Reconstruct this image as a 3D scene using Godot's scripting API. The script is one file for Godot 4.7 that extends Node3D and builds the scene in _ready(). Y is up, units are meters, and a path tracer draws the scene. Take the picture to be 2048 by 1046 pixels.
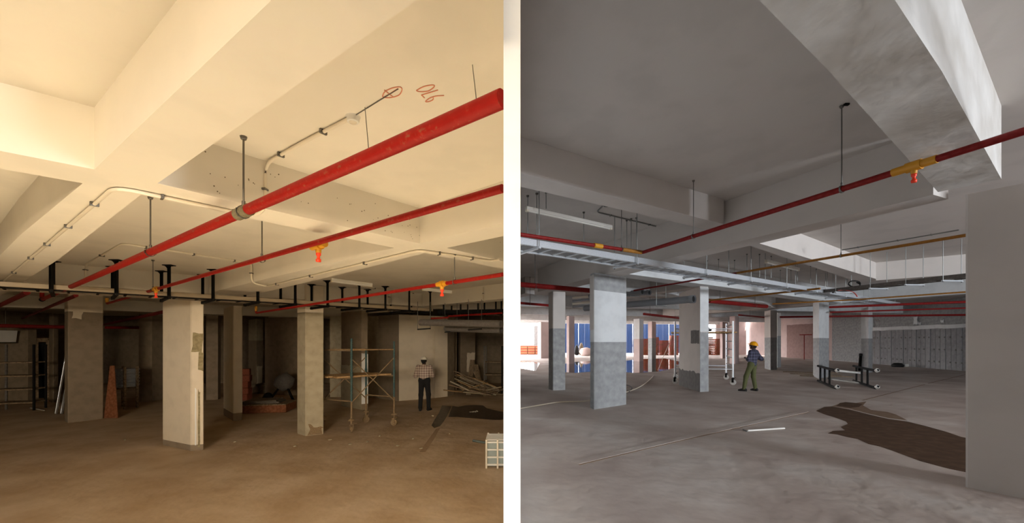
extends Node3D
# Two basement halls of a building under construction, side by side, with a thin white partition board between them.
# The camera stands in the gap at the near end of the partition. y is up, metres; the floor of the right hall is y = 0,
# the floor of the left hall lies three steps lower (y = -0.49).

const LEFT_FLOOR := -0.49
const LEFT_SOFFIT := 2.69
const LEFT_SLAB := 3.04
const RIGHT_SLAB := 4.22

var M := {}
var taken := {}
var rng := RandomNumberGenerator.new()


func _ready():
	rng.seed = 41
	# ---- camera -------------------------------------------------------------------------------------------------
	var cam := Camera3D.new()
	cam.name = "camera"
	cam.position = Vector3(0, 1.72, 0)
	cam.set_frustum(0.065375, Vector2(0, 0.0099375), 0.05, 200.0)   # level camera with a raised lens: uprights stay upright
	add_child(cam)
	cam.current = true
	# ---- sky and exposure ---------------------------------------------------------------------------------------
	var env := Environment.new()
	env.background_mode = Environment.BG_SKY
	var sm := ProceduralSkyMaterial.new()                            # an even overcast sky
	sm.sky_top_color = Color(0.95, 0.97, 1.0)
	sm.sky_horizon_color = Color(1.0, 0.965, 0.95)
	sm.ground_horizon_color = Color(0.72, 0.68, 0.66)
	sm.ground_bottom_color = Color(0.6, 0.56, 0.53)
	sm.sky_energy_multiplier = 3.2
	sm.ground_energy_multiplier = 1.0
	sm.sun_angle_max = 0.0
	env.sky = Sky.new()
	env.sky.sky_material = sm
	env.tonemap_mode = Environment.TONE_MAPPER_LINEAR
	env.tonemap_exposure = 1.0
	env.sdfgi_enabled = true
	env.ssao_enabled = true
	env.ssil_enabled = true
	var we := WorldEnvironment.new()
	we.name = "world"
	we.environment = env
	add_child(we)
	# ---- daylight through the openings --------------------------------------------------------------------------
	# left hall: the warm light of the high strip window behind the camera
	day_light("window_daylight", Vector3(-0.3, 2.75, 10.0), Vector3(-4.6, 1.2, -9.0), Vector2(2.6, 1.5), Color(1.0, 0.90, 0.745), 122.0)
	# right hall: cool light of the wide side opening behind the camera on the right
	day_light("side_daylight", Vector3(17.0, 1.9, 9.0), Vector3(4.0, 1.5, -10.0), Vector2(3.2, 1.6), Color(0.93, 0.96, 1.0), 350.0)
	# low sun behind the camera: through the strip window it falls on the pale apron there, which throws it up to the ceiling
	var sun := DirectionalLight3D.new()
	sun.name = "sun"
	sun.light_color = Color(1.0, 0.94, 0.82)
	sun.light_energy = 8.8
	sun.light_angular_distance = 0.6
	sun.shadow_enabled = true
	add_child(sun)
	sun.look_at_from_position(Vector3(0.6, 4.0, 11.0), Vector3(0, 0.0, 0.0), Vector3.UP)
	materials()
	shell()
	left_ceiling()
	right_ceiling()
	left_columns()
	right_columns()
	left_services()
	right_services()
	left_things()
	right_things()
	people()


# ================================================================================================ small helpers
func day_light(called: String, at: Vector3, towards: Vector3, size: Vector2, tint: Color, energy: float):
	var l := AreaLight3D.new()
	l.name = called
	l.area_size = size
	l.light_color = tint
	l.light_energy = energy
	l.area_range = 120.0
	l.shadow_enabled = true
	add_child(l)
	l.look_at_from_position(at, towards, Vector3.UP)


const NTH := ["first", "second", "third", "fourth", "fifth", "sixth", "seventh", "eighth", "ninth", "tenth", "eleventh", "twelfth", "thirteenth", "fourteenth", "fifteenth", "sixteenth", "seventeenth", "eighteenth", "nineteenth", "twentieth", "twenty-first", "twenty-second", "twenty-third", "twenty-fourth", "twenty-fifth", "twenty-sixth", "twenty-seventh", "twenty-eighth", "twenty-ninth", "thirtieth"]


func numbered(called: String) -> String:
	if not taken.has(called):
		taken[called] = 0
		return called
	taken[called] += 1
	return "%s_%03d" % [called, taken[called]]


func tag(o: Node, label: String, category: String, group := "", kind := ""):
	o.set_meta("label", label)
	o.set_meta("category", category)
	if group != "":
		o.set_meta("group", group)
	if kind != "":
		o.set_meta("kind", kind)
	return o


func thing(called: String, label: String, category: String, at := Vector3.ZERO, turn := 0.0, group := "", kind := "") -> Node3D:
	var o := Node3D.new()
	o.name = numbered(called)
	add_child(o)
	o.position = at
	o.rotation.y = turn
	tag(o, label, category, group, kind)
	return o


func st_new() -> SurfaceTool:
	var st := SurfaceTool.new()
	st.begin(Mesh.PRIMITIVE_TRIANGLES)
	st.set_smooth_group(-1)
	return st


func mesh_of(st: SurfaceTool) -> ArrayMesh:
	st.generate_normals()
	return st.commit()


func obj(called: String, st, m: Material, parent: Node = self, at := Vector3.ZERO) -> MeshInstance3D:
	var o := MeshInstance3D.new()
	o.mesh = mesh_of(st) if st is SurfaceTool else st
	o.material_override = m
	o.name = numbered(called) if parent == self else called
	parent.add_child(o, true)
	o.position = at
	return o


func tri(st: SurfaceTool, a: Vector3, b: Vector3, c: Vector3):
	st.add_vertex(a)
	st.add_vertex(c)
	st.add_vertex(b)


func quad(st: SurfaceTool, a: Vector3, b: Vector3, c: Vector3, d: Vector3):   # counter-clockwise seen from outside
	tri(st, a, b, c)
	tri(st, a, c, d)


func box(st: SurfaceTool, c: Vector3, s: Vector3, b := Basis.IDENTITY):
	var h := s * 0.5
	var p := []
	for k in 8:
		p.append(c + b * Vector3(h.x if k & 1 else -h.x, h.y if k & 2 else -h.y, h.z if k & 4 else -h.z))
	quad(st, p[4], p[5], p[7], p[6])
	quad(st, p[1], p[0], p[2], p[3])
	quad(st, p[5], p[1], p[3], p[7])
	quad(st, p[0], p[4], p[6], p[2])
	quad(st, p[6], p[7], p[3], p[2])
	quad(st, p[0], p[1], p[5], p[4])


# a box whose twelve edges are chamfered
func cbox(st: SurfaceTool, c: Vector3, s: Vector3, ch := 0.006, b := Basis.IDENTITY):
	var h := s * 0.5
	ch = minf(ch, minf(h.x, minf(h.y, h.z)) * 0.6)
	for axis in 3:
		for sg in [-1.0, 1.0]:
			var u := (axis + 1) % 3
			var w := (axis + 2) % 3
			var q := []
			for k in [[-1, -1], [1, -1], [1, 1], [-1, 1]]:
				var p := Vector3.ZERO
				p[axis] = sg * h[axis]
				p[u] = k[0] * (h[u] - ch)
				p[w] = k[1] * (h[w] - ch)
				q.append(c + b * p)
			if sg > 0:
				quad(st, q[0], q[1], q[2], q[3])
			else:
				quad(st, q[3], q[2], q[1], q[0])
	for axis in 3:
		var u := (axis + 1) % 3
		var w := (axis + 2) % 3
		for su in [-1.0, 1.0]:
			for sw in [-1.0, 1.0]:
				var q := []
				for k in [[-1, 0], [1, 0], [1, 1], [-1, 1]]:
					var p := Vector3.ZERO
					p[axis] = k[0] * (h[axis] - ch)
					p[u] = su * (h[u] - (0.0 if k[1] == 0 else ch))
					p[w] = sw * (h[w] - (ch if k[1] == 0 else 0.0))
					q.append(c + b * p)
				if su * sw > 0:
					quad(st, q[0], q[1], q[2], q[3])
				else:
					quad(st, q[3], q[2], q[1], q[0])
	for k in 8:
		var sg := Vector3(1 if k & 1 else -1, 1 if k & 2 else -1, 1 if k & 4 else -1)
		var q := []
		for a in 3:
			var p := sg * (h - Vector3.ONE * ch)
			p[a] = sg[a] * h[a]
			q.append(c + b * p)
		if sg.x * sg.y * sg.z > 0:
			tri(st, q[0], q[1], q[2])
		else:
			tri(st, q[0], q[2], q[1])


func area2(p: Array) -> float:
	var s := 0.0
	for i in p.size():
		var a: Vector2 = p[i]
		var b: Vector2 = p[(i + 1) % p.size()]
		s += a.x * b.y - b.x * a.y
	return s * 0.5


# corners of a plan (x, z) cut by ch
func cut_corners(p: Array, ch: float) -> Array:
	var r := []
	for i in p.size():
		var a: Vector2 = p[i]
		var before: Vector2 = p[(i + p.size() - 1) % p.size()]
		var after: Vector2 = p[(i + 1) % p.size()]
		r.append(a + (before - a).normalized() * minf(ch, a.distance_to(before) * 0.3))
		r.append(a + (after - a).normalized() * minf(ch, a.distance_to(after) * 0.3))
	return r


# a prism over a convex plan of Vector2(x, z)
func prism(st: SurfaceTool, plan: Array, y0: float, y1: float):
	var p := plan.duplicate()
	if area2(p) > 0:                       # seen from above with z towards us: keep one orientation
		p.reverse()
	var n := p.size()
	var packed := PackedVector2Array(p)
	var t := Geometry2D.triangulate_polygon(packed)
	for i in range(0, t.size(), 3):
		var a: Vector2 = packed[t[i]]
		var b: Vector2 = packed[t[i + 1]]
		var c: Vector2 = packed[t[i + 2]]
		if (b - a).cross(c - a) > 0:
			var k := b
			b = c
			c = k
		tri(st, Vector3(a.x, y1, a.y), Vector3(b.x, y1, b.y), Vector3(c.x, y1, c.y))
		tri(st, Vector3(a.x, y0, a.y), Vector3(c.x, y0, c.y), Vector3(b.x, y0, b.y))
	for i in n:
		var a: Vector2 = p[i]
		var b: Vector2 = p[(i + 1) % n]
		quad(st, Vector3(a.x, y0, a.y), Vector3(b.x, y0, b.y), Vector3(b.x, y1, b.y), Vector3(a.x, y1, a.y))


func frame_of(d: Vector3) -> Basis:
	var z := d.normalized()
	var up := Vector3.UP if absf(z.y) < 0.95 else Vector3.RIGHT
	var x := up.cross(z).normalized()
	return Basis(x, z.cross(x), z)


# a tube along a path, closed by caps
func tube(st: SurfaceTool, pts: Array, r: float, sides := 10, r_end := -1.0, caps := true):
	if r_end < 0:
		r_end = r
	var rings := []
	for i in pts.size():
		var d: Vector3
		if i == 0:
			d = pts[1] - pts[0]
		elif i == pts.size() - 1:
			d = pts[i] - pts[i - 1]
		else:
			d = (pts[i + 1] - pts[i]).normalized() + (pts[i] - pts[i - 1]).normalized()
		var b := frame_of(d)
		var rr := lerpf(r, r_end, float(i) / (pts.size() - 1))
		var ring := []
		for k in sides:
			var a := TAU * k / sides
			ring.append(pts[i] + b.x * cos(a) * rr + b.y * sin(a) * rr)
		rings.append(ring)
	st.set_smooth_group(1)
	for i in pts.size() - 1:
		for k in sides:
			var n := (k + 1) % sides
			quad(st, rings[i][k], rings[i][n], rings[i + 1][n], rings[i + 1][k])
	st.set_smooth_group(-1)
	if caps:
		for k in range(1, sides - 1):
			tri(st, rings[0][0], rings[0][k + 1], rings[0][k])
			tri(st, rings[-1][0], rings[-1][k], rings[-1][k + 1])


# a hollow pipe with an open end at b
func hollow(st: SurfaceTool, a: Vector3, b: Vector3, r: float, wall: float, sides := 20):
	tube(st, [a, b], r, sides, r, false)
	tube(st, [b, a], r - wall, sides, r - wall, false)
	var f := frame_of(b - a)
	for e in [a, b]:
		for k in sides:
			var p := TAU * k / sides
			var q := TAU * (k + 1) / sides
			var d0 := f.x * cos(p) + f.y * sin(p)
			var d1 := f.x * cos(q) + f.y * sin(q)
			quad(st, e + d0 * r, e + d1 * r, e + d1 * (r - wall), e + d0 * (r - wall))


func lathe(st: SurfaceTool, at: Vector3, profile: Array, sides := 14, b := Basis.IDENTITY):   # profile of Vector2(radius, height)
	st.set_smooth_group(1)
	for i in profile.size() - 1:
		var p: Vector2 = profile[i]
		var q: Vector2 = profile[i + 1]
		for k in sides:
			var a0 := TAU * k / sides
			var a1 := TAU * (k + 1) / sides
			var v0 := at + b * Vector3(cos(a0) * p.x, p.y, -sin(a0) * p.x)
			var v1 := at + b * Vector3(cos(a1) * p.x, p.y, -sin(a1) * p.x)
			var v2 := at + b * Vector3(cos(a1) * q.x, q.y, -sin(a1) * q.x)
			var v3 := at + b * Vector3(cos(a0) * q.x, q.y, -sin(a0) * q.x)
			if p.x > 0.0001:
				tri(st, v0, v1, v2)
			if q.x > 0.0001:
				tri(st, v0, v2, v3)
	st.set_smooth_group(-1)


# a flat bar of given width and height along a segment
func bar(st: SurfaceTool, a: Vector3, b: Vector3, w: float, h: float, ch := 0.0):
	var f := frame_of(b - a)
	if ch > 0:
		cbox(st, (a + b) * 0.5, Vector3(w, h, a.distance_to(b)), ch, f)
	else:
		box(st, (a + b) * 0.5, Vector3(w, h, a.distance_to(b)), f)


# a bent path with rounded corners
func rounded(pts: Array, r: float, n := 5) -> Array:
	var out := [pts[0]]
	for i in range(1, pts.size() - 1):
		var p: Vector3 = pts[i]
		var d0: Vector3 = (pts[i - 1] - p)
		var d1: Vector3 = (pts[i + 1] - p)
		var q := minf(r, minf(d0.length(), d1.length()) * 0.45)
		var a := p + d0.normalized() * q
		var c := p + d1.normalized() * q
		for k in n + 1:
			var t := float(k) / n
			out.append(a.lerp(p, t).lerp(p.lerp(c, t), t))
	out.append(pts[-1])
	return out


# a smooth line through points
func through(pts: Array, n := 6) -> Array:
	var out := []
	for i in pts.size() - 1:
		var p0: Vector3 = pts[maxi(i - 1, 0)]
		var p1: Vector3 = pts[i]
		var p2: Vector3 = pts[i + 1]
		var p3: Vector3 = pts[mini(i + 2, pts.size() - 1)]
		for k in n:
			out.append(p1.cubic_interpolate(p2, p0, p3, float(k) / n))
	out.append(pts[-1])
	return out


# a ragged flat patch, thick metres deep, on the upright face that runs from a to b in plan; s along it (0..1), y heights
func patch_on(st: SurfaceTool, a: Vector2, b: Vector2, s0: float, s1: float, y0: float, y1: float, thick := 0.004, rag := 0.03, sd := 1):
	var r := RandomNumberGenerator.new()
	r.seed = sd
	var d := b - a
	var n := Vector2(d.y, -d.x).normalized()
	if n.dot(-a) < 0:
		n = -n
	var len := d.length()
	var on_floor := y0 <= 0.02
	var pts := []
	var nx := maxi(2, int(absf(s1 - s0) * len / 0.06))
	var ny := maxi(2, int((y1 - y0) / 0.12))
	nx = mini(nx, 16)
	ny = mini(ny, 16)
	for i in nx:
		pts.append(Vector2(lerpf(s0, s1, float(i) / nx) * len, y0 + (0.0 if on_floor else r.randf_range(0, rag))))
	for i in ny:
		pts.append(Vector2(s1 * len - r.randf_range(0, minf(rag, (s1 - s0) * len * 0.2)) * (0.0 if s1 > 0.99 else 1.0), lerpf(y0, y1, float(i) / ny)))
	for i in nx:
		pts.append(Vector2(lerpf(s1, s0, float(i) / nx) * len, y1 - r.randf_range(0, rag)))
	for i in ny:
		pts.append(Vector2(s0 * len + r.randf_range(0, minf(rag, (s1 - s0) * len * 0.2)) * (0.0 if s0 < 0.01 else 1.0), lerpf(y1, y0, float(i) / ny)))
	var pk := PackedVector2Array(pts)
	var t := Geometry2D.triangulate_polygon(pk)
	var dn := d.normalized()
	var w := func(p: Vector2, o: float) -> Vector3:
		var q := a + dn * p.x + n * o
		return Vector3(q.x, p.y, q.y)
	for i in range(0, t.size(), 3):
		tri(st, w.call(pk[t[i]], thick), w.call(pk[t[i + 1]], thick), w.call(pk[t[i + 2]], thick))
	for i in pk.size():
		var j := (i + 1) % pk.size()
		quad(st, w.call(pk[i], 0.0), w.call(pk[j], 0.0), w.call(pk[j], thick), w.call(pk[i], thick))


# a flat irregular sheet (water, stain) with a thin edge, from an outline of Vector3 on the floor
func sheet(st: SurfaceTool, outline: Array, thick := 0.003):
	var pk := PackedVector2Array()
	for p in outline:
		pk.append(Vector2(p.x, p.z))
	var y: float = outline[0].y
	var t := Geometry2D.triangulate_polygon(pk)
	for i in range(0, t.size(), 3):
		var a := pk[t[i]]
		var b := pk[t[i + 1]]
		var c := pk[t[i + 2]]
		if (b - a).cross(c - a) > 0:
			var k := b
			b = c
			c = k
		tri(st, Vector3(a.x, y + thick, a.y), Vector3(b.x, y + thick, b.y), Vector3(c.x, y + thick, c.y))
	for i in pk.size():
		var a := pk[i]
		var b := pk[(i + 1) % pk.size()]
		quad(st, Vector3(a.x, y, a.y), Vector3(b.x, y, b.y), Vector3(b.x, y + thick, b.y), Vector3(a.x, y + thick, a.y))


# ================================================================================================ materials
func noise_tex(sd: int, freq: float, ramp: Array, octaves := 4, size := 512, kind := FastNoiseLite.TYPE_SIMPLEX_SMOOTH) -> NoiseTexture2D:
	var n := FastNoiseLite.new()
	n.seed = sd
	n.noise_type = kind
	n.frequency = freq
	n.fractal_octaves = octaves
	var t := NoiseTexture2D.new()
	t.width = size
	t.height = size
	t.seamless = true
	t.noise = n
	var g := Gradient.new()
	var offs := PackedFloat32Array()
	var cols := PackedColorArray()
	for i in ramp.size():
		offs.append(ramp[i][0])
		cols.append(ramp[i][1])
	g.offsets = offs
	g.colors = cols
	t.color_ramp = g
	return t


func bump_tex(sd: int, freq: float, octaves := 4) -> NoiseTexture2D:
	var n := FastNoiseLite.new()
	n.seed = sd
	n.frequency = freq
	n.fractal_octaves = octaves
	var t := NoiseTexture2D.new()
	t.width = 512
	t.height = 512
	t.seamless = true
	t.as_normal_map = true
	t.bump_strength = 4.0
	t.noise = n
	return t


# a surface of one colour, broken up by patches: ramp entries [offset, colour]
func surface(ramp: Array, tile: float, rough: float, sd: int, freq := 0.012, bump := 0.0, octaves := 5, world := true) -> StandardMaterial3D:
	var m := StandardMaterial3D.new()
	m.albedo_texture = noise_tex(sd, freq, ramp, octaves)
	m.roughness = rough
	m.metallic_specular = 0.3
	m.uv1_triplanar = true
	m.uv1_world_triplanar = world
	m.uv1_scale = Vector3.ONE / tile
	if bump > 0:
		m.normal_enabled = true
		m.normal_texture = fine_bump
		m.normal_scale = bump
	return m


func plain(c: Color, rough := 0.6, metal := 0.0) -> StandardMaterial3D:
	var m := StandardMaterial3D.new()
	m.albedo_color = c
	m.roughness = rough
	m.metallic = metal
	return m


var fine_bump: NoiseTexture2D


func tones(c: Color, spread: float) -> Array:
	return [[0.25, c.darkened(spread)], [0.5, c], [0.78, c.lightened(spread * 0.6)]]


func plaid(base: Color, dark: Color, line: Color, tile: float) -> StandardMaterial3D:
	var im := Image.create(64, 64, false, Image.FORMAT_RGB8)
	im.fill(base)
	for y in 64:
		for x in 64:
			var k := 0
			if x % 32 < 14:
				k += 1
			if y % 32 < 14:
				k += 1
			var c := base.lerp(dark, k * 0.46)
			if x % 32 == 22 or y % 32 == 22 or x % 32 == 23 or y % 32 == 23:
				c = c.lerp(line, 0.6)
			im.set_pixel(x, y, c)
	var m := StandardMaterial3D.new()
	m.albedo_texture = ImageTexture.create_from_image(im)
	m.uv1_triplanar = true
	m.uv1_scale = Vector3.ONE / tile
	m.roughness = 0.9
	return m


func materials():
	fine_bump = bump_tex(7, 0.02, 5)
	M.cream = surface(tones(Color(0.90, 0.87, 0.81), 0.02), 3.0, 0.85, 11, 0.008, 0.08)
	M.cream_column = surface(tones(Color(0.87, 0.82, 0.73), 0.03), 2.2, 0.8, 12, 0.01, 0.15)
	M.bare_plaster = surface(tones(Color(0.69, 0.645, 0.545), 0.07), 1.6, 0.9, 13, 0.012, 0.4)
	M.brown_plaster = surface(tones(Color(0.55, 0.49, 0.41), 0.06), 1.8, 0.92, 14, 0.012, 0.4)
	M.grey_patch = surface(tones(Color(0.60, 0.55, 0.42), 0.12), 0.8, 0.9, 15, 0.02, 0.4)
	M.apron = surface(tones(Color(0.86, 0.82, 0.76), 0.03), 3.0, 0.9, 19, 0.01, 0.1)
	M.left_floor = surface([[0.2, Color(0.74, 0.64, 0.52)], [0.45, Color(0.775, 0.68, 0.565)], [0.62, Color(0.79, 0.70, 0.585)], [0.85, Color(0.82, 0.735, 0.63)]], 4.5, 0.85, 17, 0.007, 0.35)
	M.white_board = surface(tones(Color(0.93, 0.93, 0.92), 0.02), 2.0, 0.7, 18, 0.01, 0.05)
	M.grey_paint = surface(tones(Color(0.80, 0.775, 0.75), 0.025), 4.0, 0.85, 21, 0.008, 0.1)
	M.old_soffit = surface([[0.2, Color(0.73, 0.71, 0.68)], [0.42, Color(0.78, 0.765, 0.74)], [0.6, Color(0.80, 0.79, 0.77)], [0.85, Color(0.86, 0.85, 0.83)]], 2.6, 0.8, 22, 0.006, 0.25)
	M.white_paint = surface(tones(Color(0.86, 0.87, 0.87), 0.04), 2.5, 0.8, 23, 0.01, 0.12)
	M.concrete = surface([[0.2, Color(0.57, 0.575, 0.575)], [0.42, Color(0.61, 0.615, 0.615)], [0.6, Color(0.63, 0.635, 0.635)], [0.85, Color(0.68, 0.685, 0.68)]], 1.5, 0.9, 24, 0.011, 0.2)
	M.dark_concrete = surface(tones(Color(0.43, 0.42, 0.41), 0.07), 1.5, 0.9, 25, 0.012, 0.4)
	M.right_floor = surface([[0.2, Color(0.73, 0.675, 0.64)], [0.42, Color(0.77, 0.72, 0.685)], [0.6, Color(0.79, 0.745, 0.71)], [0.85, Color(0.82, 0.785, 0.755)]], 6.0, 0.85, 27, 0.006, 0.3)
	M.pink_wall = surface(tones(Color(0.80, 0.72, 0.70), 0.04), 5.0, 0.85, 28, 0.008, 0.1)
	M.outer_ground = surface(tones(Color(0.74, 0.68, 0.65), 0.06), 6.0, 0.9, 29, 0.008, 0.3)
	M.red_pipe = surface([[0.2, Color(0.55, 0.09, 0.065)], [0.66, Color(0.58, 0.10, 0.075)], [0.78, Color(0.62, 0.13, 0.09)], [0.86, Color(0.52, 0.37, 0.27)]], 0.4, 0.5, 31, 0.02, 0.1, 5)
	M.dark_red_pipe = surface(tones(Color(0.50, 0.10, 0.09), 0.1), 0.6, 0.5, 32, 0.02, 0.1)
	M.mustard_pipe = surface(tones(Color(0.62, 0.42, 0.17), 0.1), 0.6, 0.55, 33, 0.02, 0.1)
	M.yellow = plain(Color(0.80, 0.56, 0.10), 0.5)
	M.orange_cap = plain(Color(0.95, 0.25, 0.10), 0.4)
	M.primer = surface(tones(Color(0.48, 0.44, 0.34), 0.15), 0.3, 0.7, 34, 0.03, 0.2)
	M.pvc = plain(Color(0.88, 0.84, 0.76), 0.4)
	M.grey_conduit = plain(Color(0.50, 0.50, 0.48), 0.5)
	M.steel = plain(Color(0.62, 0.63, 0.62), 0.38, 0.9)
	M.rod = plain(Color(0.45, 0.44, 0.42), 0.45, 0.8)
	M.black_steel = plain(Color(0.09, 0.085, 0.08), 0.65)
	M.black_steel.metallic_specular = 0.25
	M.galv = surface(tones(Color(0.80, 0.82, 0.84), 0.08), 0.3, 0.35, 35, 0.03, 0.0)
	M.galv.metallic = 0.35
	M.tray_rail = plain(Color(0.62, 0.56, 0.47), 0.5, 0.1)
	M.white_plastic = plain(Color(0.90, 0.89, 0.86), 0.45)
	M.dark_duct = surface(tones(Color(0.42, 0.40, 0.38), 0.1), 0.8, 0.5, 36, 0.02, 0.0)
	M.pipe_grey = plain(Color(0.55, 0.56, 0.57), 0.3)
	M.hole = plain(Color(0.04, 0.04, 0.045), 0.8)
	M.sack_brown = surface(tones(Color(0.50, 0.45, 0.38), 0.08), 0.6, 0.9, 16, 0.02, 0.3)
	M.wood = surface([[0.2, Color(0.55, 0.43, 0.29)], [0.5, Color(0.68, 0.55, 0.38)], [0.8, Color(0.74, 0.62, 0.46)]], 0.7, 0.8, 37, 0.02, 0.2)
	M.old_wood = surface([[0.2, Color(0.42, 0.36, 0.29)], [0.5, Color(0.56, 0.48, 0.38)], [0.8, Color(0.64, 0.56, 0.46)]], 0.7, 0.9, 38, 0.02, 0.3)
	M.brown_board = surface(tones(Color(0.52, 0.32, 0.21), 0.12), 1.0, 0.75, 39, 0.02, 0.1)
	M.brick_red = surface(tones(Color(0.58, 0.32, 0.24), 0.18), 0.5, 0.9, 40, 0.03, 0.3)
	M.teal_steel = surface([[0.2, Color(0.20, 0.30, 0.31)], [0.6, Color(0.25, 0.37, 0.38)], [0.8, Color(0.55, 0.50, 0.40)]], 0.4, 0.6, 41, 0.03, 0.1)
	M.muddy_steel = surface(tones(Color(0.55, 0.46, 0.34), 0.15), 0.4, 0.8, 42, 0.03, 0.1)
	M.wet = surface([[0.2, Color(0.33, 0.25, 0.19)], [0.6, Color(0.37, 0.28, 0.21)], [0.85, Color(0.40, 0.31, 0.24)]], 1.6, 0.75, 43, 0.012, 0.1)
	M.damp = surface(tones(Color(0.55, 0.46, 0.38), 0.06), 1.2, 0.8, 44, 0.015, 0.2)
	M.mud_wet = surface(tones(Color(0.30, 0.25, 0.20), 0.12), 1.2, 0.3, 45, 0.015, 0.1)
	M.water = plain(Color(0.16, 0.14, 0.13), 0.04)
	M.water.metallic_specular = 0.5
	M.blue_sheet = plain(Color(0.03, 0.16, 0.31), 0.4)
	M.blue_sheet.metallic_specular = 0.6
	M.black_rubber = plain(Color(0.06, 0.06, 0.06), 0.7)
	M.white_wheel = plain(Color(0.84, 0.83, 0.80), 0.5)
	M.alu = plain(Color(0.78, 0.79, 0.80), 0.35, 0.7)
	M.skin = plain(Color(0.28, 0.18, 0.13), 0.6)
	M.hair = plain(Color(0.05, 0.045, 0.04), 0.8)
	M.white_hat = plain(Color(0.86, 0.83, 0.76), 0.4)
	M.yellow_hat = plain(Color(0.95, 0.66, 0.04), 0.35)
	M.black_cloth = plain(Color(0.085, 0.085, 0.09), 0.9)
	M.olive_cloth = surface(tones(Color(0.36, 0.37, 0.24), 0.1), 0.3, 0.95, 46, 0.03, 0.2, 4, false)
	M.shirt_light = plaid(Color(0.76, 0.70, 0.63), Color(0.44, 0.34, 0.33), Color(0.84, 0.79, 0.72), 0.15)
	M.shirt_dark = plaid(Color(0.30, 0.30, 0.38), Color(0.12, 0.12, 0.17), Color(0.46, 0.46, 0.54), 0.20)
	M.shoe = plain(Color(0.10, 0.085, 0.075), 0.7)
	M.red_pen = plain(Color(0.83, 0.55, 0.44), 0.9)
	M.speck = plain(Color(0.42, 0.36, 0.27), 0.9)
	M.grey_pen = plain(Color(0.40, 0.38, 0.36), 0.9)
	M.glass_block = plain(Color(0.60, 0.64, 0.62), 0.2)
	M.foil = plain(Color(0.80, 0.83, 0.87), 0.25, 0.35)
	M.door_dark = plain(Color(0.12, 0.13, 0.13), 0.5)


# ================================================================================================ the shell of both halls
func slab_piece(called: String, plan: Array, y0: float, y1: float, m: Material, parent: Node = self) -> MeshInstance3D:
	var st := st_new()
	prism(st, plan, y0, y1)
	return obj(called, st, m, parent)


func v2(x: float, z: float) -> Vector2:
	return Vector2(x, -z)


# an upright wall of given thickness from a to b, laid on the side away from the camera
func wall_run(st: SurfaceTool, a: Vector2, b: Vector2, y0: float, y1: float, thick: float, flip := false):
	var d := (b - a).normalized()
	var n := Vector2(d.y, -d.x)
	if (n.dot(-a) > 0) != flip:
		n = -n
	prism(st, [a, b, b + n * thick, a + n * thick], y0, y1)


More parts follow.
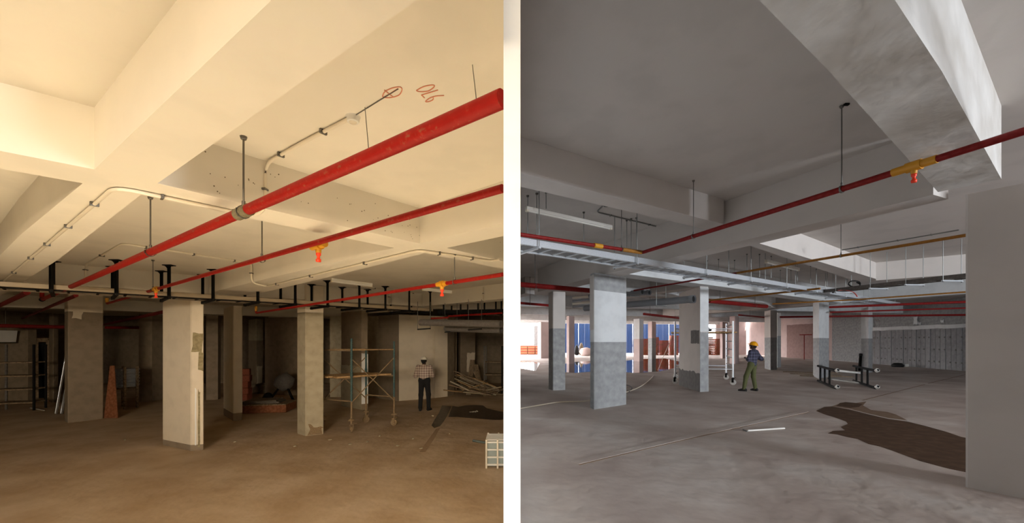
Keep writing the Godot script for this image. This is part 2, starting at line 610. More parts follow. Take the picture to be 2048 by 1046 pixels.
func shell():
	# floors
	var f := slab_piece("floor", [v2(-22, -13), v2(4.1, -13), v2(4.1, -6.0), v2(0.35, -0.12), v2(-0.02, 0.0), v2(-0.02, 21), v2(-22, 21)], LEFT_FLOOR - 0.2, LEFT_FLOOR, M.left_floor)
	tag(f, "brown dusty concrete floor of the warm lit left hall", "floor", "", "structure")
	f = slab_piece("floor", [v2(-0.02, 0.0), v2(0.35, -0.12), v2(4.1, -6.0), v2(4.1, -7), v2(29, -7), v2(29, 50), v2(-0.02, 50)], -0.7, 0.0, M.right_floor)
	tag(f, "grey dusty concrete floor of the cool lit right hall", "floor", "", "structure")
	f = slab_piece("floor", [v2(-60, 50.02), v2(80, 50.02), v2(80, 120), v2(-60, 120)], -0.4, -0.02, M.outer_ground)
	tag(f, "pale sunlit ground outside the far open side of the right hall", "ground", "", "structure")
	f = slab_piece("floor", [v2(-60, 21.4), v2(-0.12, 21.4), v2(-0.12, 50), v2(-60, 50)], -0.4, -0.02, M.outer_ground)
	tag(f, "pale open ground outside behind the left hall", "ground", "", "structure")
	f = slab_piece("floor", [v2(-6.0, -6.5), v2(2.6, -6.5), v2(2.6, -4.1), v2(0.25, -0.2), v2(-0.04, 1.25), v2(-0.04, 4.3), v2(-6.0, 4.3)], LEFT_FLOOR, LEFT_FLOOR + 0.02, M.apron)
	tag(f, "pale cement apron under and behind the camera before the strip window", "floor", "", "structure")
	# the storeys above, and a neighbouring wall outside the side opening
	var up := st_new()
	prism(up, [v2(-22, -5.1), v2(3.5, -5.1), v2(4.15, -6.1), v2(29.3, -6.1), v2(29.3, 50), v2(-22, 34)], RIGHT_SLAB + 0.26, 16.0)
	tag(obj("wall_above", up, M.grey_paint), "plain storeys of the building above both halls", "building", "", "structure")
	up = st_new()
	prism(up, [v2(7.5, -14), v2(30, -14), v2(30, -14.3), v2(7.5, -14.3)], -0.7, 9.0)
	tag(obj("wall_outer", up, M.grey_paint), "neighbouring wall outside the side opening behind the camera", "wall", "", "structure")
	# the thin white partition between the halls, its near end towards the camera
	var st := st_new()
	prism(st, [v2(-0.0275, 1.3), v2(0.0275, 1.3), v2(0.0275, 21.4), v2(-0.0275, 21.4)], LEFT_FLOOR, RIGHT_SLAB)
	var w := obj("wall_middle", st, M.white_board)
	tag(w, "thin white partition wall between the two halls seen end on", "wall", "", "structure")
	st = st_new()
	prism(st, [v2(-0.0275, 1.29), v2(0.0275, 1.29), v2(0.0275, -4.95), v2(-0.0275, -4.95)], LEFT_SLAB, RIGHT_SLAB)
	obj("header", st, M.white_board, w)
	# walls behind the camera, with the mouths that let the daylight in
	st = st_new()
	wall_run(st, v2(-22, -5), v2(-4.9, -5), LEFT_FLOOR, RIGHT_SLAB, 0.2)
	wall_run(st, v2(0.3, -5), v2(3.45, -5), LEFT_FLOOR, RIGHT_SLAB, 0.2)
	wall_run(st, v2(-4.9, -5), v2(0.3, -5), 3.0, RIGHT_SLAB, 0.2)
	wall_run(st, v2(-4.9, -5), v2(0.3, -5), LEFT_FLOOR, 1.5, 0.2)
	tag(obj("wall_south", st, M.cream), "cream wall behind the camera with a high strip window in it", "wall", "", "structure")
	st = st_new()
	prism(st, [v2(0.3, -0.15), v2(0.42, -0.12), v2(4.15, -6.0), v2(4.0, -6.0)], LEFT_FLOOR, RIGHT_SLAB)
	tag(obj("wall_slant", st, M.dark_concrete), "slanting bare concrete wall behind the camera between the two halls", "wall", "", "structure")
	st = st_new()
	wall_run(st, v2(4.15, -6), v2(11.5, -6), 0, RIGHT_SLAB, 0.2)
	wall_run(st, v2(18.2, -6), v2(29, -6), 0, RIGHT_SLAB, 0.2)
	wall_run(st, v2(11.5, -6), v2(18.2, -6), 3.3, RIGHT_SLAB, 0.2)
	tag(obj("wall_south", st, M.grey_paint), "grey wall behind the camera with the side opening of the right hall", "wall", "", "structure")
	# left hall, far walls
	st = st_new()
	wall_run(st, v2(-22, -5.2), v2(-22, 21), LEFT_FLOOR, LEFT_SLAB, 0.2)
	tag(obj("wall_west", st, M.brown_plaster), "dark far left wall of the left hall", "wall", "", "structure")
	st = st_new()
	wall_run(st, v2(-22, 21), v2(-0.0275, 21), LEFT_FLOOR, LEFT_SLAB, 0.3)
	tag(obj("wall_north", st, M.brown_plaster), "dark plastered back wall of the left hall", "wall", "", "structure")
	left_back_walls()
	right_walls()


func left_back_walls():
	# the pale wall block behind the man in the checked shirt: two faces with a groove, and its shaded left return
	var st := st_new()
	var a := Vector2(-4.162, -14.733)
	var g := Vector2(-3.05, -15.441)
	var h := Vector2(-2.985, -15.509)
	var b := Vector2(-2.568, -15.928)
	var d := (b - a).normalized()
	var n := Vector2(-d.y, d.x)
	if n.dot(a) < 0:
		n = -n
	prism(st, [a, g, g + n * 0.35, a + n * 0.35], LEFT_FLOOR, LEFT_SOFFIT)
	prism(st, [g + n * 0.03, h + n * 0.03, h + n * 0.35, g + n * 0.35], LEFT_FLOOR, LEFT_SOFFIT)
	prism(st, [h, b, b + n * 0.35, h + n * 0.35], LEFT_FLOOR, LEFT_SOFFIT)
	var w := obj("wall_pale", st, M.cream_column)
	tag(w, "pale plastered wall block right behind the man in the checked shirt", "wall", "", "structure")
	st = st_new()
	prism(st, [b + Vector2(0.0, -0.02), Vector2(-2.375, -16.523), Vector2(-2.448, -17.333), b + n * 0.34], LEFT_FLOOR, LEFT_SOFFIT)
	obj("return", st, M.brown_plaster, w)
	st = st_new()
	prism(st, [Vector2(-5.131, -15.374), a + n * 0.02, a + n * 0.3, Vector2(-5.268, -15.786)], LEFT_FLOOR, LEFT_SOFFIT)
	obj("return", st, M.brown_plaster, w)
	# recessed wall between the scaffold and that block
	st = st_new()
	wall_run(st, Vector2(-7.183, -15.786), Vector2(-5.222, -15.646), LEFT_FLOOR, LEFT_SOFFIT, 0.2)
	tag(obj("wall_recess", st, M.bare_plaster), "recessed brown wall behind the blue wheeled scaffold", "wall", "", "structure")
	# far walls between the columns
	st = st_new()
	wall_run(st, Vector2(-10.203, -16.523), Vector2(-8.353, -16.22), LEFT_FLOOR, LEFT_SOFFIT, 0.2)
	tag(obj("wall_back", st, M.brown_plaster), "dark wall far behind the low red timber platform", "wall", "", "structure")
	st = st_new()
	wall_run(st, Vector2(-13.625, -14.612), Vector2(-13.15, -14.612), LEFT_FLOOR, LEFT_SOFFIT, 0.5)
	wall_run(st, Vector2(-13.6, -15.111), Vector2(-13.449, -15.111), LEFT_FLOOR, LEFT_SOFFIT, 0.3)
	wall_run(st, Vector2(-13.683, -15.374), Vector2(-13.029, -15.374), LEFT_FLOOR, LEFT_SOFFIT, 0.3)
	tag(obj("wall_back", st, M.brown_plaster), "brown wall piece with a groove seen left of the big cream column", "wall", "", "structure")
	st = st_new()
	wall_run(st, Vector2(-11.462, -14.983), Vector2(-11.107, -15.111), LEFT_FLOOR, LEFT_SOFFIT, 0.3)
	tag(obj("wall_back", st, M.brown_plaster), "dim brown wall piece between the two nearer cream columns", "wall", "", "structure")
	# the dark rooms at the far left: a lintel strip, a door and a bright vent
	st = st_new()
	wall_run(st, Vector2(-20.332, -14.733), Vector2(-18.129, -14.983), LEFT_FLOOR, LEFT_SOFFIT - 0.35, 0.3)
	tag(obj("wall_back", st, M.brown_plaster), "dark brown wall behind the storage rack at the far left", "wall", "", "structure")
	var t := thing("door_1", "dark door in the shadow at the far left of the left hall", "door", Vector3.ZERO, 0.0, "", "structure")
	st = st_new()
	bar(st, Vector3(-17.384, -0.38, -14.609), Vector3(-18.326, 1.72, -15.4), 0.12, 0.12)
	bar(st, Vector3(-16.928, -0.38, -14.609), Vector3(-17.845, 1.72, -15.4), 0.12, 0.12)
	bar(st, Vector3(-18.364, 1.758, -15.4), Vector3(-17.806, 1.758, -15.4), 0.12, 0.14)
	obj("frame", st, M.old_wood, t)
	st = st_new()
	cbox(st, Vector3(-18.203, 0.577, -15.5), Vector3(0.5, 2.15, 0.05), 0.01)
	var leaf := obj("leaf", st, M.door_dark, t)
	st = st_new()
	tube(st, [Vector3(-17.984, 0.506, -15.42), Vector3(-17.984, 0.429, -15.42)], 0.02, 8)
	obj("handle", st, M.steel, leaf, -leaf.position)


func right_walls():
	# long concrete wall on the right, cast in upright boards
	var a := Vector2(25.562, -21.169)
	var b := Vector2(28.226, -35.282)
	var c := Vector2(29.902, -52.923)
	var st := st_new()
	wall_run(st, b, a, 0.0, RIGHT_SLAB, 0.3)
	prism(st, [a, v2(29, 16), v2(29, -6), v2(29.3, -6), v2(29.3, 18)], 0.0, RIGHT_SLAB)
	var w := obj("wall_east", st, M.concrete)
	tag(w, "long grey board-marked concrete wall at the right of the right hall", "wall", "", "structure")
	var d := (a - b)
	var n := Vector2(d.y, -d.x).normalized()
	if n.dot(-b) < 0:
		n = -n
	var sh := []
	for k in 3:
		sh.append(surface([[0.2, Color(0.53 + k * 0.015, 0.53 + k * 0.015, 0.535 + k * 0.015)], [0.5, Color(0.565 + k * 0.015, 0.565 + k * 0.015, 0.57 + k * 0.015)], [0.85, Color(0.61, 0.61, 0.615)]], 1.8, 0.9, 50 + k, 0.011, 0.1))
	for k in 26:                                        # the boards of the lower casting
		var s0 := lerpf(0.34, 1.0, k / 26.0)
		var s1 := lerpf(0.34, 1.0, (k + 1) / 26.0)
		var p := b + d * s0 + n * 0.002
		var q := b + d * s1 - d.normalized() * 0.025
		st = st_new()
		var o := 0.02 + 0.012 * float((k * 7) % 3)
		prism(st, cut_corners([p, q, q + n * o, p + n * o], 0.008), 0.0, 2.45)
		obj("board", st, sh[k % 3], w)
	st = st_new()
	patch_on(st, b + n * 0.045, a + n * 0.045, 0.36, 1.0, 2.46, 2.74, 0.05, 0.05, 5)
	obj("white_band", st, M.white_paint, w)
	st = st_new()
	patch_on(st, b + n * 0.01, a + n * 0.01, 0.345, 0.365, 2.5, 3.5, 0.06, 0.05, 6)
	obj("white_band", st, M.white_paint, w)
	st = st_new()
	patch_on(st, b + n * 0.05, a + n * 0.05, 0.63, 0.655, 2.75, 3.35, 0.03, 0.1, 7)
	patch_on(st, b + n * 0.05, a + n * 0.05, 0.655, 0.675, 2.75, 3.0, 0.03, 0.1, 8)
	patch_on(st, b + n * 0.05, a + n * 0.05, 0.775, 0.79, 2.82, 3.02, 0.03, 0.08, 9)
	obj("plaster_splash", st, M.white_paint, w)
	st = st_new()
	patch_on(st, b + n * 0.04, a + n * 0.04, 0.372, 0.415, 0.02, 3.35, 0.012, 0.2, 10)
	obj("rust_streak", st, surface(tones(Color(0.50, 0.40, 0.34), 0.15), 1.0, 0.9, 54, 0.02, 0.2), w)
	st = st_new()                                       # tie holes
	for k in 24:
		for r in 3:
			if (k * 5 + r * 3) % 4 == 0:
				continue
			var s := lerpf(0.36, 0.99, (k + 0.5) / 24.0)
			var p := b + d * s + n * 0.05
			tube(st, [Vector3(p.x, 0.45 + r * 0.75, p.y), Vector3(p.x + n.x * 0.012, 0.45 + r * 0.75, p.y + n.y * 0.012)], 0.05, 8)
	var holes := obj("tie_hole", st, M.dark_concrete, w)
	holes.set_meta("kind", "stuff")
	# the pinkish part of the same wall line farther back
	st = st_new()
	wall_run(st, c, b, 0.0, RIGHT_SLAB, 0.3)
	w = obj("wall_far", st, M.pink_wall)
	tag(w, "pinkish plastered wall behind the man in the yellow helmet", "wall", "", "structure")
	st = st_new()
	patch_on(st, c, b, 0.62, 0.98, 0.0, 3.4, 0.03, 0.05, 11)
	obj("brown_panel", st, surface(tones(Color(0.58, 0.48, 0.455), 0.05), 2.0, 0.9, 55, 0.01, 0.2), w)
	st = st_new()
	wall_run(st, Vector2(26.763, -36.693), Vector2(26.809, -36.693), 0.0, 2.3, 0.05, true)
	wall_run(st, Vector2(26.776, -37.189), Vector2(27.016, -36.021), 2.25, 2.33, 0.05, true)
	obj("door_frame", st, M.dark_red_pipe, w)
	# short return wall at the open far side and the blue hoarding outside
	st = st_new()
	wall_run(st, v2(25.5, 50), v2(29.3, 50), 0.0, RIGHT_SLAB, 0.3)
	tag(obj("wall_far", st, M.pink_wall), "short plastered wall closing the far right corner of the right hall", "wall", "", "structure")
	hoarding()


func hoarding():
	# corrugated blue sheets on posts, outside the far open side
	var x0 := 6.9
	for k in 22:
		var x := x0 + k * 0.86
		var t := thing("hoarding_sheet", "corrugated blue metal hoarding sheet beyond the far open side, %s from the left" % NTH[k], "sheet", Vector3(x, 0.0, -57.0 - 0.05 * (k % 3)), 0.0, "blue hoarding sheets")
		var st := st_new()
		for r in 8:
			var p := r * 0.1075
			var pts := [Vector3(p, 0, 0), Vector3(p + 0.03, 0, 0.05), Vector3(p + 0.065, 0, 0.05), Vector3(p + 0.0955, 0, 0), Vector3(p + 0.1075, 0, 0)]
			for i in 4:
				quad(st, pts[i], pts[i + 1], pts[i + 1] + Vector3.UP * 4.7, pts[i] + Vector3.UP * 4.7)
				quad(st, pts[i + 1] - Vector3(0, 0, 0.006), pts[i] - Vector3(0, 0, 0.006), pts[i] + Vector3(0, 4.7, -0.006), pts[i + 1] + Vector3(0, 4.7, -0.006))
		obj("sheet", st, M.blue_sheet, t)
		st = st_new()
		box(st, Vector3(0.43, 2.3, -0.07), Vector3(0.06, 4.6, 0.06))
		obj("post", st, M.black_steel, t)


# ================================================================================================ ceilings
func beam(parent: Node, plan: Array, y0: float, y1: float, m: Material) -> MeshInstance3D:
	var st := st_new()
	prism(st, plan, y0, y1)
	return obj("beam", st, m, parent)


func left_ceiling():
	var c := thing("ceiling", "cream ceiling slab with deep crossing beams over the left hall", "ceiling", Vector3.ZERO, 0.0, "", "structure")
	slab_piece("slab", [v2(-22, -5.2), v2(-0.0275, -5.2), v2(-0.0275, 21.3), v2(-22, 21.3)], LEFT_SLAB, LEFT_SLAB + 0.25, M.cream, c)
	slab_piece("slab", [v2(-0.02, -5.2), v2(3.6, -5.2), v2(0.4, -0.12), v2(-0.02, 1.29)], RIGHT_SLAB, RIGHT_SLAB + 0.2, M.cream, c)
	var top := LEFT_SLAB + 0.02
	var bot := LEFT_SOFFIT
	# the main diagonal beam, nearest, from the partition to the far left
	beam(c, [v2(-0.03, 0.7), v2(-1.15, 1.45), v2(-2.36, 2.26), v2(-2.64, 2.46), v2(-4.5, 3.66), v2(-15.0, 10.7), v2(-15.0, 11.35), v2(-5.44, 4.79), v2(-2.46, 2.65), v2(-2.18, 2.46), v2(-0.72, 1.45), v2(-0.03, 0.97)], bot, top, M.cream)
	# the beam across it
	beam(c, [v2(-6.2, -1.1), v2(-2.36, 2.26), v2(-2.64, 2.46), v2(-6.5, -0.9)], bot, top, M.cream)
	var q := beam(c, [v2(-2.18, 2.46), v2(-1.81, 2.93), v2(-0.92, 3.98), v2(-1.23, 4.17), v2(-2.03, 3.22), v2(-2.46, 2.65)], bot, top, M.cream)
	bug_holes(q, v2(-2.18, 2.46), v2(-0.92, 3.98), 46, 3)
	# the second diagonal beam
	beam(c, [v2(-0.03, 3.26), v2(-0.92, 3.98), v2(-1.23, 4.17), v2(-6.1, 8.05), v2(-5.7, 8.55), v2(-5.2, 8.2), v2(-2.7, 6.0), v2(-0.96, 4.41), v2(-0.68, 4.17), v2(-0.03, 3.66)], bot, top, M.cream)
	q = beam(c, [v2(-0.68, 4.17), v2(-0.03, 4.97), v2(-0.03, 5.49), v2(-0.96, 4.41)], bot, top, M.cream)
	bug_holes(q, v2(-0.68, 4.17), v2(-0.05, 4.95), 8, 4)
	# the next cross beam, over the nearer columns, and its continuation
	beam(c, [v2(-14.0, 0.9), v2(-6.3, 8.15), v2(-6.62, 8.5), v2(-14.3, 1.3)], bot, top, M.cream)
	beam(c, [v2(-6.3, 8.15), v2(-2.5, 11.2), v2(-2.85, 11.6), v2(-6.62, 8.5)], bot, top, M.cream)
	beam(c, [v2(-2.5, 11.2), v2(-0.03, 13.3), v2(-0.03, 13.9), v2(-2.85, 11.6)], bot, top, M.cream)
	# the third diagonal beam at the right, and farther ones
	beam(c, [v2(-2.5, 11.15), v2(-0.03, 9.0), v2(-0.03, 9.55), v2(-2.2, 11.45)], bot, top, M.cream)
	beam(c, [v2(-16.5, 9.4), v2(-11.8, 13.6), v2(-12.15, 14.0), v2(-16.9, 9.8)], bot, top, M.cream)
	beam(c, [v2(-11.8, 13.6), v2(-5.0, 19.5), v2(-5.4, 19.9), v2(-12.15, 14.0)], bot, top, M.cream)
	beam(c, [v2(-2.85, 11.6), v2(-11.2, 18.4), v2(-10.8, 18.8), v2(-2.5, 12.0)], bot, top, M.cream)
	# crayon marks on the slab above the thick red pipe: a crossed ring and three scrawled characters
	var st := st_new()
	var y := 1.3185
	pen(st, [Vector3(-0.697, 3.038, -2.153), Vector3(-0.671, 3.038, -2.114), Vector3(-0.625, 3.038, -2.085), Vector3(-0.581, 3.038, -2.076), Vector3(-0.578, 3.038, -2.101), Vector3(-0.606, 3.038, -2.144), Vector3(-0.655, 3.038, -2.166), Vector3(-0.693, 3.038, -2.166), Vector3(-0.697, 3.038, -2.153)])
	pen(st, [Vector3(-0.67, 3.038, -2.101), Vector3(-0.643, 3.038, -2.161)])
	pen(st, [Vector3(-0.693, 3.038, -2.166), Vector3(-0.595, 3.038, -2.089)])
	pen(st, [Vector3(-0.503, 3.038, -2.105), Vector3(-0.456, 3.038, -2.072), Vector3(-0.407, 3.038, -2.06), Vector3(-0.405, 3.038, -2.076), Vector3(-0.443, 3.038, -2.11), Vector3(-0.491, 3.038, -2.114), Vector3(-0.503, 3.038, -2.105)])
	pen(st, [Vector3(-0.485, 3.038, -2.144), Vector3(-0.435, 3.038, -2.122), Vector3(-0.389, 3.038, -2.101)])
	pen(st, [Vector3(-0.485, 3.038, -2.144), Vector3(-0.475, 3.038, -2.17)])
	pen(st, [Vector3(-0.365, 3.038, -2.148), Vector3(-0.409, 3.038, -2.153), Vector3(-0.445, 3.038, -2.17), Vector3(-0.476, 3.038, -2.202), Vector3(-0.457, 3.038, -2.202), Vector3(-0.431, 3.038, -2.184), Vector3(-0.427, 3.038, -2.161)])
	obj("crayon_marks", st, M.red_pen, c)


func pen(st: SurfaceTool, pts: Array):
	var p: Array = through(pts, 4) if pts.size() > 3 else pts
	for i in p.size() - 1:
		bar(st, p[i], p[i + 1], 0.005, 0.003)


# small blow holes and drilled marks on the upright face from a to b
func bug_holes(parent: Node, a: Vector2, b: Vector2, n: int, sd: int):
	var r := RandomNumberGenerator.new()
	r.seed = sd
	var st := st_new()
	var d := (b - a)
	var nn := Vector2(d.y, -d.x).normalized()
	if nn.dot(-a) < 0:
		nn = -nn
	for k in n:
		var p := a + d * pow(r.randf(), 0.8) + nn * 0.001
		var y := LEFT_SOFFIT + r.randf_range(0.02, 0.3)
		var s := r.randf_range(0.002, 0.005)
		tube(st, [Vector3(p.x, y, p.y), Vector3(p.x + nn.x * 0.002, y, p.y + nn.y * 0.002)], s, 6)
	obj("blow_holes", st, M.speck, parent).set_meta("kind", "stuff")


func right_ceiling():
	var c := thing("ceiling", "off-white ceiling slab with deep beams over the right hall", "ceiling", Vector3.ZERO, 0.0, "", "structure")
	slab_piece("slab", [v2(0.03, 1.28), v2(0.4, -0.1), v2(4.2, -6.2), v2(29.3, -6.2), v2(29.3, 50), v2(0.03, 50)], RIGHT_SLAB, RIGHT_SLAB + 0.25, M.grey_paint, c)
	slab_piece("slab", [v2(-20, 21.3), v2(-0.03, 21.3), v2(-0.03, 34), v2(-20, 34)], RIGHT_SLAB, RIGHT_SLAB + 0.25, M.grey_paint, c)
	var top := RIGHT_SLAB + 0.02
	# wide overhead beam to the near column
	beam(c, [v2(0.05, 1.2), v2(1.95, 2.5), v2(4.92, 4.62), v2(5.2, 4.25), v2(2.74, 2.55), v2(0.05, 0.78)], 3.44, top, M.old_soffit)
	# main beam from the near column to the next one
	beam(c, [v2(4.95, 4.70), v2(3.38, 8.1), v2(2.3, 10.5), v2(2.85, 10.7), v2(3.85, 8.2), v2(4.29, 7.21), v2(5.29, 4.85)], 3.44, top, M.grey_paint)
	beam(c, [v2(2.3, 10.5), v2(0.9, 14.0), v2(1.5, 14.2), v2(2.85, 10.7)], 3.44, top, M.grey_paint)
	# shallower cross beam at the left
	beam(c, [v2(0.04, 4.86), v2(3.74, 7.06), v2(3.62, 7.4), v2(0.04, 5.3)], 3.78, top, M.grey_paint)
	# beams farther back
	var y0 := 3.57
	beam(c, [v2(4.4, 7.15), v2(5.0, 8.1), v2(11.6, 12.75), v2(11.3, 13.2), v2(4.15, 7.7)], 3.70, top, M.grey_paint)
	beam(c, [v2(11.6, 12.75), v2(14.6, 10.2), v2(15.0, 10.6), v2(11.8, 13.2)], 3.65, top, M.grey_paint)
	beam(c, [v2(2.9, 10.85), v2(6.5, 13.2), v2(16.0, 19.4), v2(15.7, 19.9), v2(6.2, 13.7), v2(2.7, 11.3)], y0, top, M.white_paint)
	beam(c, [v2(16.0, 19.4), v2(18.6, 13.5), v2(19.1, 13.7), v2(16.4, 19.8)], y0, top, M.white_paint)
	beam(c, [v2(6.3, 13.6), v2(3.4, 19.5), v2(3.9, 19.8), v2(6.8, 13.9)], y0, top, M.grey_paint)
	beam(c, [v2(1.3, 13.2), v2(5.5, 15.6), v2(12.2, 19.4), v2(15.6, 23.4), v2(15.2, 23.8), v2(11.8, 19.9), v2(5.2, 16.1), v2(1.2, 13.8)], y0, top, M.white_paint)
	beam(c, [v2(15.9, 20.0), v2(11.5, 30.5), v2(12.1, 30.7), v2(16.5, 20.3)], y0, top, M.grey_paint)
	for k in 4:
		var z := 25.0 + k * 7.5
		beam(c, [v2(0.05 if k < 2 else -6.0, z - 3.5), v2(27.5, z + 2.5), v2(27.5, z + 3.0), v2(0.05 if k < 2 else -6.0, z - 3.0)], y0 + 0.05 * k + 0.05, top, M.white_paint)
	beam(c, [v2(0.5, 15.5), v2(0.05, 17.0), v2(0.05, 17.6), v2(0.9, 15.9)], y0, top, M.grey_paint)
	# faint scrawl on the slab behind the cross beam
	var st := st_new()
	pen(st, [Vector3(1.04, 4.218, -6.82), Vector3(1.08, 4.218, -6.751), Vector3(1.142, 4.218, -6.867)])
	pen(st, [Vector3(1.163, 4.218, -6.844), Vector3(1.181, 4.218, -6.751), Vector3(1.236, 4.218, -6.867), Vector3(1.279, 4.218, -6.82)])
	obj("crayon_marks", st, M.grey_pen, c)


# ================================================================================================ columns
# corners: three visible plan corners (left, middle, right) seen from the camera; bands: [height, material] from the floor up
func column(label: String, p: Array, y0: float, bands: Array, ch := 0.018, cat := "column") -> Node3D:
	var l: Vector2 = p[0]
	var m: Vector2 = p[1]
	var r: Vector2 = p[2]
	var plan := cut_corners([l, m, r, l + r - m], ch)
	var ctr := (l + r) * 0.5
	var t := thing("concrete_column", label, cat, Vector3(ctr.x, y0, ctr.y))
	for i in plan.size():
		plan[i] -= ctr
	var y := 0.0
	for k in bands.size():
		var st := st_new()
		var q := plan
		if bands[k].size() > 3:               # a coat of paint stands proud of the plaster
			q = []
			for v in plan:
				q.append(v * (1.0 + bands[k][2]))
		prism(st, q, y, bands[k][0] - y0)
		obj(bands[k][1], st, M[bands[k][-1]], t)
		y = bands[k][0] - y0
	return t


func face_patch(t: Node3D, called: String, a: Vector2, b: Vector2, s0: float, s1: float, y0: float, y1: float, m: Material, sd: int, rag := 0.04):
	var st := st_new()
	patch_on(st, a, b, s0, s1, y0, y1, 0.006, rag, sd)
	var o := obj(called, st, m, t)
	o.position = -t.position


func left_columns():
	var top := LEFT_SOFFIT
	var a := Vector2(-7.427, -8.5)
	var b := Vector2(-6.449, -8.036)
	var c := Vector2(-6.245, -8.11)
	var t := column("tall cream painted column nearest the camera with patched narrow right face", [a, b, c], LEFT_FLOOR, [[-0.37, "plinth", "brown_plaster"], [top, "shaft", 0.004, "cream_column"]])
	face_patch(t, "plaster_patch", b, c, 0.02, 0.93, 1.488, 1.892, M.grey_patch, 1, 0.03)
	face_patch(t, "plaster_patch", b, c, 0.55, 0.99, 1.104, 1.498, M.grey_patch, 2, 0.05)
	face_patch(t, "scraped_streak", b, c, 0.3, 0.42, -0.379, 0.771, M.white_board, 3, 0.05)
	face_patch(t, "scraped_streak", b, c, 0.52, 0.72, -0.429, 0.751, M.grey_patch, 4, 0.08)
	t = column("wide bare brown concrete column at the far left with shiny rods leaning on it", [Vector2(-12.362, -11.05), Vector2(-11.966, -10.78), Vector2(-11.649, -11.406)], LEFT_FLOOR, [[2.521, "shaft", "brown_plaster"], [LEFT_SLAB - 0.02, "shaft", 0.006, "cream_column"]])
	face_patch(t, "paint_coat", Vector2(-11.966, -10.78), Vector2(-11.649, -11.406), 0.1, 0.42, 2.314, 2.549, M.cream_column, 5)
	column("slim cream column second behind the nearest cream column, dark patch at its foot", [Vector2(-8.616, -11.946), Vector2(-7.707, -11.05), Vector2(-7.539, -11.19)], LEFT_FLOOR, [[-0.28, "plinth", "brown_plaster"], [top, "shaft", 0.006, "cream_column"]])
	t = column("bare pale concrete column standing left of the blue wheeled scaffold", [Vector2(-5.137, -9.557), Vector2(-4.804, -9.305), Vector2(-4.468, -9.505)], LEFT_FLOOR, [[LEFT_SOFFIT - 0.3, "shaft", "bare_plaster"], [LEFT_SLAB - 0.02, "shaft", 0.008, "cream_column"]])
	face_patch(t, "mud_splash", Vector2(-4.804, -9.305), Vector2(-4.468, -9.505), 0.1, 0.98, -0.48, -0.22, M.muddy_steel, 7, 0.12)
	t = column("dim distant column above the dark heap behind the slim cream column", [Vector2(-12.132, -18.417), Vector2(-11.203, -17.505), Vector2(-11.23, -18.041)], LEFT_FLOOR, [[-0.155, "plinth", "brown_plaster"], [1.742, "dado", "brown_plaster"], [top, "shaft", 0.006, "bare_plaster"]])
	face_patch(t, "paint_coat", Vector2(-11.203, -17.505), Vector2(-11.23, -18.041), 0.1, 0.9, -0.155, 0.626, M.cream_column, 8)
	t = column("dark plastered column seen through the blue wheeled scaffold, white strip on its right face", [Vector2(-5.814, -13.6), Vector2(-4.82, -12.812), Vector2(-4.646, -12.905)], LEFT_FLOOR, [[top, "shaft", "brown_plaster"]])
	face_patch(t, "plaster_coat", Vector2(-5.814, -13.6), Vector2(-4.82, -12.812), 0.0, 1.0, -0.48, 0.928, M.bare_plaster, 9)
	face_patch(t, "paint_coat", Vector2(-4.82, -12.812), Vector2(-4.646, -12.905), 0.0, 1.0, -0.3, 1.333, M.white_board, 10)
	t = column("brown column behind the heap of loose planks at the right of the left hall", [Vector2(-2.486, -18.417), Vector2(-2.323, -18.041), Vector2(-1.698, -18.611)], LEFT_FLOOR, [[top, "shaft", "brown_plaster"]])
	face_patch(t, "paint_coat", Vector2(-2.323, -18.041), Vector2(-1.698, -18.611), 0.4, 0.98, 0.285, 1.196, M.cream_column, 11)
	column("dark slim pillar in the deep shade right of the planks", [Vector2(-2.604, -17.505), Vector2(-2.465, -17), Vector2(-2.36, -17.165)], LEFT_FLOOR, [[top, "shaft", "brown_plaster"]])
	column("dim pillar behind the rods at the far left", [Vector2(-16.913, -14.612), Vector2(-16.361, -14.258), Vector2(-16.43, -14.492)], LEFT_FLOOR, [[top, "shaft", "brown_plaster"]])


